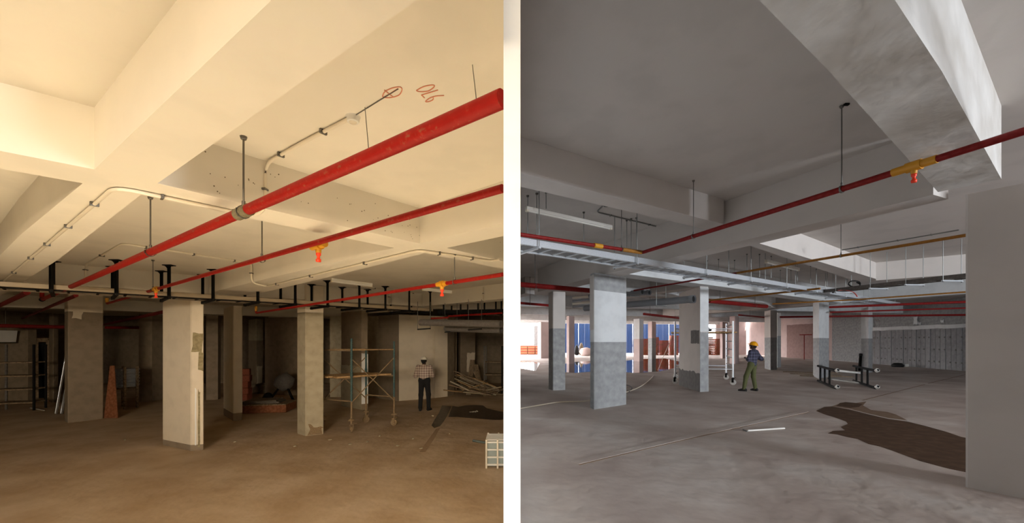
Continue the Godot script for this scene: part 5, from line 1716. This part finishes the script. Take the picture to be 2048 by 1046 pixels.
	tube(st, [hp[-1], hp[-1] + Vector3(0.02, 0.1, 0.02)], 0.022, 8)
	obj("nozzle", st, M.grey_conduit, t)
	t = thing("cord", "dark cord curled on the floor right of the large white column", "cord", Vector3(4.417, 0, -15.636) + Vector3(0, 0.01, 0))
	st = st_new()
	tube(st, through([Vector3.ZERO, Vector3(4.472, 0, -15.289) - Vector3(4.417, 0, -15.636), Vector3(4.345, 0, -14.484) - Vector3(4.417, 0, -15.636), Vector3(3.946, 0, -13.49) - Vector3(4.417, 0, -15.636)], 5), 0.014, 6)
	obj("cord", st, M.black_rubber, t)
	alu_scaffold()
	tipped_frames()
	far_goods()
	t = pipe_run("black_pole", "black pole leaning on the slim white and grey column", [Vector3(19.923, 0, -22.933), Vector3(19.53, 0.992, -22.4)], 0.07, M.black_steel, "pole")
	st = st_new()
	tube(st, [Vector3(19.522, 0.88, -22.4) - t.position, Vector3(19.53, 1.02, -22.4) - t.position], 0.085, 10)
	obj("cap", st, M.black_rubber, t)
	t = thing("black_bag", "small black bag and white roll at the foot of the board-marked wall", "bag", Vector3(26.763, 0, -27.52) + Vector3(-1.2, 0, 1.0))
	st = st_new()
	lathe(st, Vector3.ZERO, [Vector2(0, 0), Vector2(0.3, 0.0), Vector2(0.34, 0.12), Vector2(0.2, 0.26), Vector2(0, 0.28)], 12)
	obj("bag", st, M.black_rubber, t)
	st = st_new()
	tube(st, [Vector3(0.3, 0.12, 0.1), Vector3(0.55, 0.12, 0.15)], 0.11, 12)
	obj("roll", st, M.white_plastic, t)
	for k in 3:
		t = thing("floor_batten", "thin batten on the floor right of the yellow helmet man, %s" % ["farthest of three", "middle of three", "nearest of three"][k], "batten", [Vector3(15.036, 0, -22.194), Vector3(14.49, 0, -20.848), Vector3(14.153, 0, -19.657)][k] + Vector3(0, 0.02, 0), 0.0, "battens on the floor by the man")
		st = st_new()
		bar(st, Vector3.ZERO, [Vector3(2.2, 0, 1.0), Vector3(1.9, 0, 1.0), Vector3(2.0, 0, 0.7)][k], 0.09, 0.035, 0.005)
		obj("board", st, M.old_wood, t)


func alu_scaffold():
	var r1 := Vector3(8.639, 0, -15.636)
	var r2 := Vector3(9.572, 0, -17.87)
	var l1 := Vector3(6.52, 0, -16)
	var l2 := l1 + (r2 - r1)
	var o := (r1 + l1) * 0.5
	var t := thing("scaffold_tower", "aluminium wheeled scaffold with ladder ends around the broad taupe column", "scaffold", o)
	var ends := [[l1 - o, l2 - o], [r1 - o, r2 - o]]
	for e in ends:
		for p: Vector3 in e:
			var st := st_new()
			tube(st, [p + Vector3(0, 0.3, 0), p + Vector3(0, 2.5, 0)], 0.032, 12)
			obj("leg", st, M.alu, t)
			caster(t, p, 0.11, M.white_wheel, M.black_steel, 0.7)
		for k in 6:
			var st := st_new()
			var y := 0.72 + k * 0.33
			tube(st, [e[0] + Vector3(0, y, 0), e[1] + Vector3(0, y, 0)], 0.022, 8)
			obj("rung", st, M.grey_conduit, t)
	for k in 2:
		for y in [2.2, 0.62]:
			var st := st_new()
			tube(st, [ends[0][k] + Vector3(0, y, 0), ends[1][k] + Vector3(0, y, 0)], 0.02, 8)
			obj("side_rail", st, M.alu, t)
	for k in 2:
		var a: Vector3 = ends[0][0].lerp(ends[0][1], 0.28 + 0.44 * k)
		var b: Vector3 = ends[1][0].lerp(ends[1][1], 0.28 + 0.44 * k)
		var pl := thing("scaffold_plank", "yellowish deck plank of the aluminium scaffold, %s" % ["nearer one", "farther one"][k], "plank", o + a + Vector3(0, 2.07, 0), 0.0, "deck planks of the aluminium scaffold")
		var st := st_new()
		bar(st, (b - a) * -0.06, (b - a) * 1.08, 0.36, 0.06, 0.006)
		obj("board", st, M.wood, pl)
	var u := thing("tool_bag", "small dark tool bag on the plank deck of the aluminium scaffold", "bag", o + ends[1][0].lerp(ends[0][0], 0.42) + Vector3(0, 2.1, -0.2))
	var st3 := st_new()
	lathe(st3, Vector3.ZERO, [Vector2(0, 0), Vector2(0.2, 0), Vector2(0.22, 0.08), Vector2(0.1, 0.17), Vector2(0, 0.18)], 10)
	obj("bag", st3, M.black_rubber, u)


func tipped_frames():
	var spec := [[Vector3(12.996, 0, -16.988), Vector3(11.443, 0, -14.041), "left one of two black wheeled ladder frames standing tipped on the floor"], [Vector3(14.503, 0, -16.988), Vector3(12.847, 0, -14.041), "right one of two black wheeled ladder frames standing tipped on the floor"]]
	for s in spec:
		var a: Vector3 = s[0]
		var b: Vector3 = s[1]
		var t := thing("tipped_ladder", s[2], "ladder", a)
		var d := b - a
		for y in [0.04, 0.66]:
			var st := st_new()
			tube(st, [Vector3(0, y, 0), d * 0.92 + Vector3(0, y, 0)], 0.045, 10)
			obj("rail", st, M.black_steel, t)
		for k in 3:
			var st := st_new()
			tube(st, [d * (0.14 + 0.24 * k) + Vector3(0, 0.04, 0), d * (0.14 + 0.24 * k) + Vector3(0, 0.66, 0)], 0.034, 8)
			obj("rung", st, M.black_steel, t)
		for y in [0.06, 0.64]:
			var st := st_new()
			var c := d * 0.97 + Vector3(0, y + 0.04, 0)
			var ax := Vector3(0, 0.02, 0.03)
			tube(st, [c - ax, c + ax], 0.065, 16)
			var wh := mesh_of(st)
			st = st_new()
			tube(st, [d * 0.86 + Vector3(0, y, 0), d * 0.97 + Vector3(0, y + 0.02, 0)], 0.045, 10)
			box(st, c, Vector3(0.06, 0.1, 0.11))
			var fk := obj("caster_fork", st, M.black_steel, t)
			obj("wheel", wh, M.white_wheel, fk)
	var w := pipe_run("white_pole", "white pole laid between the two tipped black frames", [Vector3(11.632, 0, -14.186) + Vector3(0, 0.66, -0.06), Vector3(14.17, 0, -16.381) + Vector3(0, 0.42, 0.1)], 0.04, M.white_plastic, "pole")
	coupling(w, "end_cap", Vector3(14.17, 0, -16.381) + Vector3(0, 0.42, 0.1), Vector3(14.33, 0, -16.519) + Vector3(0, 0.41, 0.1), 0.046, M.grey_conduit)
	var t2 := thing("lying_ladder", "grey ladder lying flat on the floor between the tipped black frames", "ladder", Vector3(14.113, 0, -17.641) + Vector3(0, 0.03, 0))
	var dd := Vector3(13.96, 0, -16) - Vector3(14.113, 0, -17.641)
	for s in [Vector3.ZERO, Vector3(0.2, 0, -0.5)]:
		var st := st_new()
		bar(st, s, dd + s, 0.03, 0.06, 0.004)
		obj("rail", st, M.grey_conduit, t2)
	for k in 9:
		var st := st_new()
		tube(st, [dd * (0.06 + 0.11 * k), dd * (0.06 + 0.11 * k) + Vector3(0.2, 0, -0.5)], 0.018, 6)
		obj("rung", st, M.grey_conduit, t2)


func far_goods():
	# stacks of bricks near the open far side
	var k := 0
	for s in [[16.2, 10], [17.4, 11], [18.6, 9], [19.8, 12], [24.0, 11], [25.2, 10]]:
		var t := thing("brick_stack", "stack of red brown bricks near the open far side, %s from the left" % NTH[k], "brick stack", Vector3(s[0], 0, -49.0), 0.1 * (k % 3), "far brick stacks")
		var st := st_new()
		var st2 := st_new()
		for r in s[1]:
			for c in 4:
				var w := 0.22
				box(st2 if (r * 5 + c * 3 + k) % 4 == 0 else st, Vector3(-0.36 + c * 0.24 + 0.02 * (r % 2), 0.1 + r * 0.2, 0.02 * ((r + c) % 3)), Vector3(w, 0.185, 0.6))
		obj("bricks", st, M.brick_red, t).set_meta("kind", "stuff")
		obj("dark_bricks", st2, M.brown_board, t).set_meta("kind", "stuff")
		k += 1
	# dark heap with pale sacks between the two left columns
	for i in 6:
		var z := 48.0 + 0.35 * (i % 3)
		var t := thing("dark_sack", "sack left of the large white column, before the blue sheets, %s from the left" % NTH[i], "sack", Vector3(7.2 + i * 0.62, 0, -z), i * 0.8, "dark sacks in the far heap")
		var st := st_new()
		lathe(st, Vector3.ZERO, [Vector2(0, 0), Vector2(0.27, 0.05), Vector2(0.3, 0.3), Vector2(0.24, 0.7 + 0.2 * (i % 3)), Vector2(0.1, 0.95 + 0.25 * (i % 3)), Vector2(0, 1.0 + 0.25 * (i % 3))], 10)
		obj("sack", st, M.black_rubber if i % 2 else M.sack_brown, t)
	var t3 := thing("pale_sack", "large pale sack lying in front of the dark sacks by the blue sheets", "sack", Vector3(8.55, 0, -46.4), 0.2)
	var st3 := st_new()
	lathe(st3, Vector3(0, 0.35, 0), [Vector2(0, -0.35), Vector2(0.5, -0.33), Vector2(0.75, 0.1), Vector2(0.55, 0.5), Vector2(0, 0.62)], 14)
	obj("sack", st3, M.pink_wall, t3)
	# orange crates by the bright gap, a dark sheet and a pale boundary wall outside
	for i in 3:
		var t := thing("orange_crate", "orange brown crate in the bright gap at the left edge, %s" % ["leftmost", "middle one", "rightmost"][i], "crate", Vector3(1.5 + i * 0.95, 0, -51.5), 0.05 * i, "orange crates in the bright gap")
		var st := st_new()
		cbox(st, Vector3(0, 0.55, 0), Vector3(0.9, 1.1, 0.9), 0.02)
		obj("body", st, M.brick_red, t)
		st = st_new()
		for r in 3:
			cbox(st, Vector3(0, 0.2 + r * 0.35, 0.46), Vector3(0.9, 0.08, 0.03), 0.01)
		obj("batten", st, M.wood, t)
	var g := thing("grey_screen", "dark grey upright screen outside beside the bright gap", "screen", Vector3(4.0, 0, -54.5))
	var sg := st_new()
	cbox(sg, Vector3(0, 1.9, 0), Vector3(2.0, 3.8, 0.1), 0.02)
	obj("panel", sg, M.dark_concrete, g)
	sg = st_new()
	for x in [-0.9, 0.9]:
		box(sg, Vector3(x, 1.9, -0.1), Vector3(0.08, 3.8, 0.08))
	obj("post", sg, M.black_steel, g)


# ================================================================================================ people
# One closed surface from tapered bones [a, b, radius at a, radius at b] joined by a smooth minimum, meshed as surface nets.
func body_net(bones: Array, cell: float, k: float) -> ArrayMesh:
	var lo := Vector3.ONE * 1e9
	var hi := Vector3.ONE * -1e9
	for b in bones:
		for e in 2:
			var rr: float = b[2 + e] + k + cell * 2.0
			lo = lo.min(b[e] - Vector3.ONE * rr)
			hi = hi.max(b[e] + Vector3.ONE * rr)
	var n := Vector3i(((hi - lo) / cell).ceil()) + Vector3i.ONE
	var nx := n.x
	var nxy := n.x * n.y
	var f := PackedFloat32Array()
	f.resize(nxy * n.z)
	f.fill(1.0)
	for b in bones:
		var a: Vector3 = b[0]
		var d: Vector3 = b[1] - a
		var dd := maxf(d.length_squared(), 1e-9)
		var ra: float = b[2]
		var rb: float = b[3]
		var m := maxf(ra, rb) + k * 1.5 + cell * 2.0
		var i0 := Vector3i(((a.min(b[1]) - Vector3.ONE * m - lo) / cell).floor()).clamp(Vector3i.ZERO, n - Vector3i.ONE)
		var i1 := Vector3i(((a.max(b[1]) + Vector3.ONE * m - lo) / cell).ceil()).clamp(Vector3i.ZERO, n - Vector3i.ONE)
		for z in range(i0.z, i1.z + 1):
			for y in range(i0.y, i1.y + 1):
				var at := z * nxy + y * nx
				for x in range(i0.x, i1.x + 1):
					var p := lo + Vector3(x, y, z) * cell - a
					var t := clampf(p.dot(d) / dd, 0.0, 1.0)
					var v := (p - d * t).length() - lerpf(ra, rb, t)
					var o := f[at + x]
					var h := maxf(k - absf(o - v), 0.0) / k
					f[at + x] = minf(o, v) - h * h * k * 0.25
	var st := SurfaceTool.new()
	st.begin(Mesh.PRIMITIVE_TRIANGLES)
	st.set_smooth_group(0)
	var idx := {}
	var verts := []
	for z in n.z - 1:
		for y in n.y - 1:
			for x in nx - 1:
				var at := z * nxy + y * nx + x
				var s := 0
				var c := [f[at], f[at + 1], f[at + nx], f[at + nx + 1], f[at + nxy], f[at + nxy + 1], f[at + nxy + nx], f[at + nxy + nx + 1]]
				for q in 8:
					if c[q] < 0:
						s += 1
				if s == 0 or s == 8:
					continue
				var sum := Vector3.ZERO
				var cnt := 0
				for e in EDGES:
					var v0: float = c[e[0]]
					var v1: float = c[e[1]]
					if (v0 < 0) != (v1 < 0):
						var t := v0 / (v0 - v1)
						sum += Vector3(e[0] & 1, (e[0] >> 1) & 1, e[0] >> 2).lerp(Vector3(e[1] & 1, (e[1] >> 1) & 1, e[1] >> 2), t)
						cnt += 1
				idx[at] = verts.size()
				verts.append(lo + (Vector3(x, y, z) + sum / cnt) * cell)
	for at in idx:
		var inside: bool = f[at] < 0
		for ax in 3:
			var step: int = [1, nx, nxy][ax]
			if at + step >= f.size() or inside == (f[at + step] < 0):
				continue
			var u: int = [nx, nxy, 1][ax]
			var w: int = [nxy, 1, nx][ax]
			if not (idx.has(at - u) and idx.has(at - w) and idx.has(at - u - w)):
				continue
			var q := [verts[idx[at]], verts[idx[at - u]], verts[idx[at - u - w]], verts[idx[at - w]]]
			if inside:
				quad(st, q[0], q[1], q[2], q[3])
			else:
				quad(st, q[3], q[2], q[1], q[0])
	st.generate_normals()
	return st.commit()


const EDGES := [[0, 1], [2, 3], [4, 5], [6, 7], [0, 2], [1, 3], [4, 6], [5, 7], [0, 4], [1, 5], [2, 6], [3, 7]]


# five unequal bent fingers: hand bones from the wrist w towards d, palm facing n
func hand(w: Vector3, d: Vector3, n: Vector3, curl: float, right: bool) -> Array:
	d = d.normalized()
	var s := d.cross(n).normalized() * (1.0 if right else -1.0)
	n = s.cross(d).normalized() * (1.0 if right else -1.0)
	var out := []
	var lens := [0.068, 0.078, 0.073, 0.058]
	for i in 4:
		var base := w + d * 0.085 + s * (0.030 - 0.02 * i)
		out.append([w + s * (0.012 - 0.008 * i), base, 0.015, 0.0125])
		var d1 := d.rotated(s, curl * 0.5)
		var d2 := d.rotated(s, curl * 1.2)
		var m1: Vector3 = base + d1 * lens[i] * 0.5
		out.append([base, m1, 0.0095, 0.0088])
		out.append([m1, m1 + d2 * lens[i] * 0.5, 0.0088, 0.0075])
	var tb := w + d * 0.025 + s * 0.03
	var tm := tb + (d * 0.6 + s * 0.7).normalized() * 0.04
	out.append([tb, tm, 0.013, 0.011])
	out.append([tm, tm + (d * 0.9 + s * 0.2 + n * 0.2).normalized() * 0.035, 0.0105, 0.0085])
	return out


# head with eye sockets, nose, mouth, chin and ears; h its centre, fw the way it looks
func head_bones(h: Vector3, fw: Vector3) -> Array:
	var r := fw.cross(Vector3.UP).normalized()
	var u := r.cross(fw).normalized()
	return [
		[h + u * 0.03 - fw * 0.02, h + u * 0.035 + fw * 0.025, 0.088, 0.082],
		[h - u * 0.02 + fw * 0.02, h - u * 0.085 + fw * 0.055, 0.07, 0.036],
		[h - u * 0.06 + r * 0.035, h - u * 0.085 + fw * 0.04, 0.03, 0.025],
		[h - u * 0.06 - r * 0.035, h - u * 0.085 + fw * 0.04, 0.03, 0.025],
		[h + u * 0.015 + fw * 0.098, h - u * 0.025 + fw * 0.115, 0.008, 0.013],
		[h + u * 0.022 + fw * 0.092 + r * 0.018, h + u * 0.02 + fw * 0.085 + r * 0.05, 0.009, 0.009],
		[h + u * 0.022 + fw * 0.092 - r * 0.018, h + u * 0.02 + fw * 0.085 - r * 0.05, 0.009, 0.009],
		[h - u * 0.052 + fw * 0.094 + r * 0.02, h - u * 0.052 + fw * 0.094 - r * 0.02, 0.008, 0.008],
		[h + u * 0.015 + r * 0.085, h - u * 0.03 + r * 0.083 - fw * 0.005, 0.012, 0.009],
		[h + u * 0.015 - r * 0.085, h - u * 0.03 - r * 0.083 - fw * 0.005, 0.012, 0.009]]


func helmet(t: Node3D, h: Vector3, fw: Vector3, m: Material):
	var r := fw.cross(Vector3.UP).normalized()
	var b := Basis(r, r.cross(fw).normalized(), -fw)
	var st := st_new()
	var prof := []
	for k in 9:
		var a := PI * 0.5 * k / 8.0
		prof.append(Vector2(0.122 * cos(a), 0.118 * sin(a)))
	prof.push_front(Vector2(0.112, -0.008))
	prof.push_front(Vector2(0.145, -0.010))
	prof.insert(2, Vector2(0.146, -0.001))
	lathe(st, h + b * Vector3(0, 0.036, 0.01), prof, 22, b * Basis.from_scale(Vector3(0.92, 1.0, 1.1)))
	var sh := obj("helmet_shell", st, m, t)
	st = st_new()
	prism_upright(st, [Vector2(-0.085, 0.0), Vector2(0.085, 0.0), Vector2(0.05, 0.06), Vector2(0, 0.075), Vector2(-0.05, 0.06)], 0.012, Basis(b.x, -b.z, b.y))
	obj("peak", st, m, sh, h + b * Vector3(0, 0.034, -0.115))
	st = st_new()
	bar(st, h + b * Vector3(0, 0.152, 0.045), h + b * Vector3(0, 0.152, -0.025), 0.022, 0.012, 0.004)
	obj("ridge", st, m, sh)


func eyes(t: Node3D, h: Vector3, fw: Vector3):
	var r := fw.cross(Vector3.UP).normalized()
	var u := r.cross(fw).normalized()
	for s in [-1.0, 1.0]:
		var st := st_new()
		var prof := []
		for k in 7:
			var a := PI * k / 6.0 - PI * 0.5
			prof.append(Vector2(0.0115 * cos(a), 0.0115 * sin(a)))
		lathe(st, h + u * 0.006 + fw * 0.082 + r * 0.031 * s, prof, 10)
		obj("eye", st, M.white_plastic, t)


func shoe(t: Node3D, ankle: Vector3, dir: Vector3):
	var f := ankle
	f.y = 0.0
	var s := dir.cross(Vector3.UP).normalized()
	var m := body_net([
		[f - dir * 0.055 + Vector3(0, 0.045, 0), f + dir * 0.10 + Vector3(0, 0.038, 0), 0.042, 0.040],
		[f + dir * 0.09 + Vector3(0, 0.034, 0) + s * 0.008, f + dir * 0.165 + Vector3(0, 0.03, 0), 0.036, 0.028],
		[f - dir * 0.03 + Vector3(0, 0.07, 0), f + dir * 0.02 + Vector3(0, 0.09, 0), 0.042, 0.040]], 0.014, 0.03)
	obj("shoe", m, M.shoe, t)
	var st := st_new()
	var sole := []
	for k in 16:
		var a := TAU * k / 16.0
		sole.append(f + dir * (0.05 + 0.14 * cos(a)) + s * 0.045 * sin(a) * (1.0 + 0.15 * cos(a)))
	var plan := []
	for p in sole:
		plan.append(Vector2(p.x, p.z))
	prism(st, plan, 0.0, 0.022)
	obj("sole", st, M.black_rubber, t)


func people():
	man_in_checks()
	man_in_yellow_helmet()


# standing with his back to us, forearms raised in front of him
func man_in_checks():
	var t := thing("person", "man in checked shirt, black trousers and white helmet standing with his back turned", "person", Vector3(-2.798, -0.49, -12.719), 0.1)
	var fw := Vector3(0.12, 0, -1).normalized()
	var rt := Vector3(1, 0, 0.12).normalized()
	var hip := Vector3(0.01, 0.93, 0)
	var chest := Vector3(0.0, 1.27, -0.02)
	var neck := Vector3(0.0, 1.45, -0.03)
	var head := Vector3(-0.01, 1.575, -0.055)
	var shl := chest - rt * 0.185 + Vector3(0, 0.11, 0)
	var shr := chest + rt * 0.185 + Vector3(0, 0.11, 0)
	var ell := Vector3(-0.275, 1.10, -0.02)
	var elr := Vector3(0.265, 1.10, -0.04)
	var wrl := Vector3(-0.14, 1.13, -0.27)
	var wrr := Vector3(0.17, 1.12, -0.27)
	var knl := Vector3(-0.10, 0.50, -0.03)
	var knr := Vector3(0.135, 0.50, -0.03)
	var anl := Vector3(-0.115, 0.09, 0.03)
	var anr := Vector3(0.145, 0.09, 0.0)
	var hl := hip - rt * 0.085
	var hr := hip + rt * 0.085
	var body := [[hip, chest, 0.085, 0.09], [chest, neck, 0.08, 0.055], [neck, head, 0.055, 0.05], [shl, ell, 0.05, 0.042], [shr, elr, 0.05, 0.042], [ell, wrl, 0.042, 0.03], [elr, wrr, 0.042, 0.03], [hl, knl, 0.08, 0.055], [hr, knr, 0.08, 0.055], [knl, anl, 0.05, 0.035], [knr, anr, 0.05, 0.035]]
	dress(t, body, head, fw, [[wrl, Vector3(0.5, 0.1, -0.8), Vector3(0.2, 0, 1), false], [wrr, Vector3(-0.6, 0.15, -0.75), Vector3(-0.2, 0, 1), true]], M.skin)
	var sh := [[hip + Vector3(0, 0.1, 0), chest, 0.105, 0.125], [hip + Vector3(0, 0.06, 0) - rt * 0.06, chest - rt * 0.075, 0.10, 0.115], [hip + Vector3(0, 0.06, 0) + rt * 0.06, chest + rt * 0.075, 0.10, 0.115], [chest - rt * 0.06, neck - Vector3(0, 0.02, 0), 0.10, 0.062], [chest + rt * 0.06, neck - Vector3(0, 0.02, 0), 0.10, 0.062], [shl, ell, 0.068, 0.066], [shr, elr, 0.068, 0.066], [shl, chest, 0.07, 0.1], [shr, chest, 0.07, 0.1], [ell, ell.lerp(wrl, 0.25), 0.062, 0.06], [elr, elr.lerp(wrr, 0.25), 0.062, 0.06]]
	obj("shirt", body_net(sh, 0.022, 0.05), M.shirt_light, t)
	var tr := [[hl + Vector3(0.02, 0.07, 0), hr + Vector3(-0.02, 0.07, 0), 0.108, 0.108], [hl + Vector3(0, 0.03, 0), hr + Vector3(0, 0.03, 0), 0.105, 0.105], [hl, knl, 0.098, 0.075], [hr, knr, 0.098, 0.075], [knl, anl + Vector3(0, 0.0, 0), 0.075, 0.062], [knr, anr + Vector3(0, 0.0, 0), 0.075, 0.062]]
	obj("trousers", body_net(tr, 0.022, 0.035), M.black_cloth, t)
	shoe(t, anl, (fw - rt * 0.25).normalized())
	shoe(t, anr, (fw + rt * 0.3).normalized())
	helmet(t, head, (fw + Vector3(0, -0.12, 0)).normalized(), M.white_hat)


# standing with his left leg planted wide, body turned three quarters away, looking up to the left
func man_in_yellow_helmet():
	var t := thing("person", "man in yellow helmet, dark checked shirt and olive trousers standing with legs apart", "person", Vector3(8.187, 0, -13.76), 0.0)
	var fw := Vector3(-0.55, 0, -0.83).normalized()
	var rt := Vector3(0.83, 0, -0.55).normalized()
	var hip := Vector3(0.08, 0.90, 0)
	var chest := Vector3(0.13, 1.24, -0.02)
	var neck := Vector3(0.15, 1.42, -0.03)
	var head := Vector3(0.14, 1.555, -0.06)
	var shl := chest - rt * 0.18 + Vector3(0, 0.10, 0)
	var shr := chest + rt * 0.18 + Vector3(0, 0.10, 0)
	var ell := shl + Vector3(-0.10, -0.26, 0.03)
	var elr := shr + Vector3(0.14, -0.24, 0.08)
	var wrl := ell + Vector3(0.07, 0.03, -0.22)
	var wrr := elr + Vector3(-0.16, 0.05, -0.2)
	var hl := hip - rt * 0.09
	var hr := hip + rt * 0.09
	var anl := Vector3(-0.24, 0.09, 0.06)
	var anr := Vector3(0.20, 0.09, -0.02)
	var knl := (hl + anl) * 0.5 + fw * 0.05
	var knr := (hr + anr) * 0.5 + fw * 0.04
	var body := [[hip, chest, 0.085, 0.09], [chest, neck, 0.08, 0.055], [neck, head, 0.055, 0.05], [shl, ell, 0.05, 0.042], [shr, elr, 0.05, 0.042], [ell, wrl, 0.042, 0.03], [elr, wrr, 0.042, 0.03], [hl, knl, 0.08, 0.055], [hr, knr, 0.08, 0.055], [knl, anl, 0.05, 0.035], [knr, anr, 0.05, 0.035]]
	dress(t, body, head, (fw + Vector3(-0.3, 0.1, 0)).normalized(), [[wrl, Vector3(0.1, 0.1, -1), Vector3(0, -1, 0.1), false], [wrr, Vector3(-0.7, 0.1, -0.7), Vector3(0, -1, 0.1), true]], M.skin)
	var sh := [[hip + Vector3(0, 0.06, 0), chest, 0.11, 0.125], [hip + Vector3(0, 0.03, 0) - rt * 0.05, chest - rt * 0.075, 0.105, 0.115], [hip + Vector3(0, 0.03, 0) + rt * 0.05, chest + rt * 0.075, 0.105, 0.115], [chest - rt * 0.06, neck - Vector3(0, 0.02, 0), 0.10, 0.062], [chest + rt * 0.06, neck - Vector3(0, 0.02, 0), 0.10, 0.062], [shl, ell, 0.068, 0.062], [shr, elr, 0.068, 0.062], [shl, chest, 0.07, 0.1], [shr, chest, 0.07, 0.1], [ell, ell.lerp(wrl, 0.8), 0.06, 0.048], [elr, elr.lerp(wrr, 0.8), 0.06, 0.048]]
	obj("shirt", body_net(sh, 0.022, 0.05), M.shirt_dark, t)
	var tr := [[hl + Vector3(0, 0.03, 0), hr + Vector3(0, 0.03, 0), 0.105, 0.105], [hl, knl, 0.098, 0.074], [hr, knr, 0.098, 0.074], [knl, anl, 0.074, 0.06], [knr, anr, 0.074, 0.06]]
	obj("trousers", body_net(tr, 0.022, 0.035), M.olive_cloth, t)
	shoe(t, anl, (fw - rt * 0.2).normalized())
	shoe(t, anr, (fw + rt * 0.2).normalized())
	helmet(t, head, (fw + Vector3(-0.3, 0.25, 0)).normalized(), M.yellow_hat)


# the continuous body, its head, face and hands in finer grids, all in one mesh, and the hair
func dress(t: Node3D, bones: Array, head: Vector3, fw: Vector3, hands: Array, skin: Material):
	var st := SurfaceTool.new()
	st.begin(Mesh.PRIMITIVE_TRIANGLES)
	st.append_from(body_net(bones, 0.022, 0.045), 0, Transform3D.IDENTITY)
	st.append_from(body_net(head_bones(head, fw), 0.009, 0.02), 0, Transform3D.IDENTITY)
	for h in hands:
		st.append_from(body_net(hand(h[0], h[1], h[2], 0.7, h[3]), 0.006, 0.008), 0, Transform3D.IDENTITY)
	obj("body", st.commit(), skin, t)
	var r := fw.cross(Vector3.UP).normalized()
	var u := r.cross(fw).normalized()
	obj("hair", body_net([[head + u * 0.04 - fw * 0.035, head - u * 0.025 - fw * 0.05, 0.086, 0.066], [head + u * 0.05 - fw * 0.02, head + u * 0.06 + fw * 0.03, 0.084, 0.075]], 0.014, 0.03), M.hair, t)
	eyes(t, head, fw)
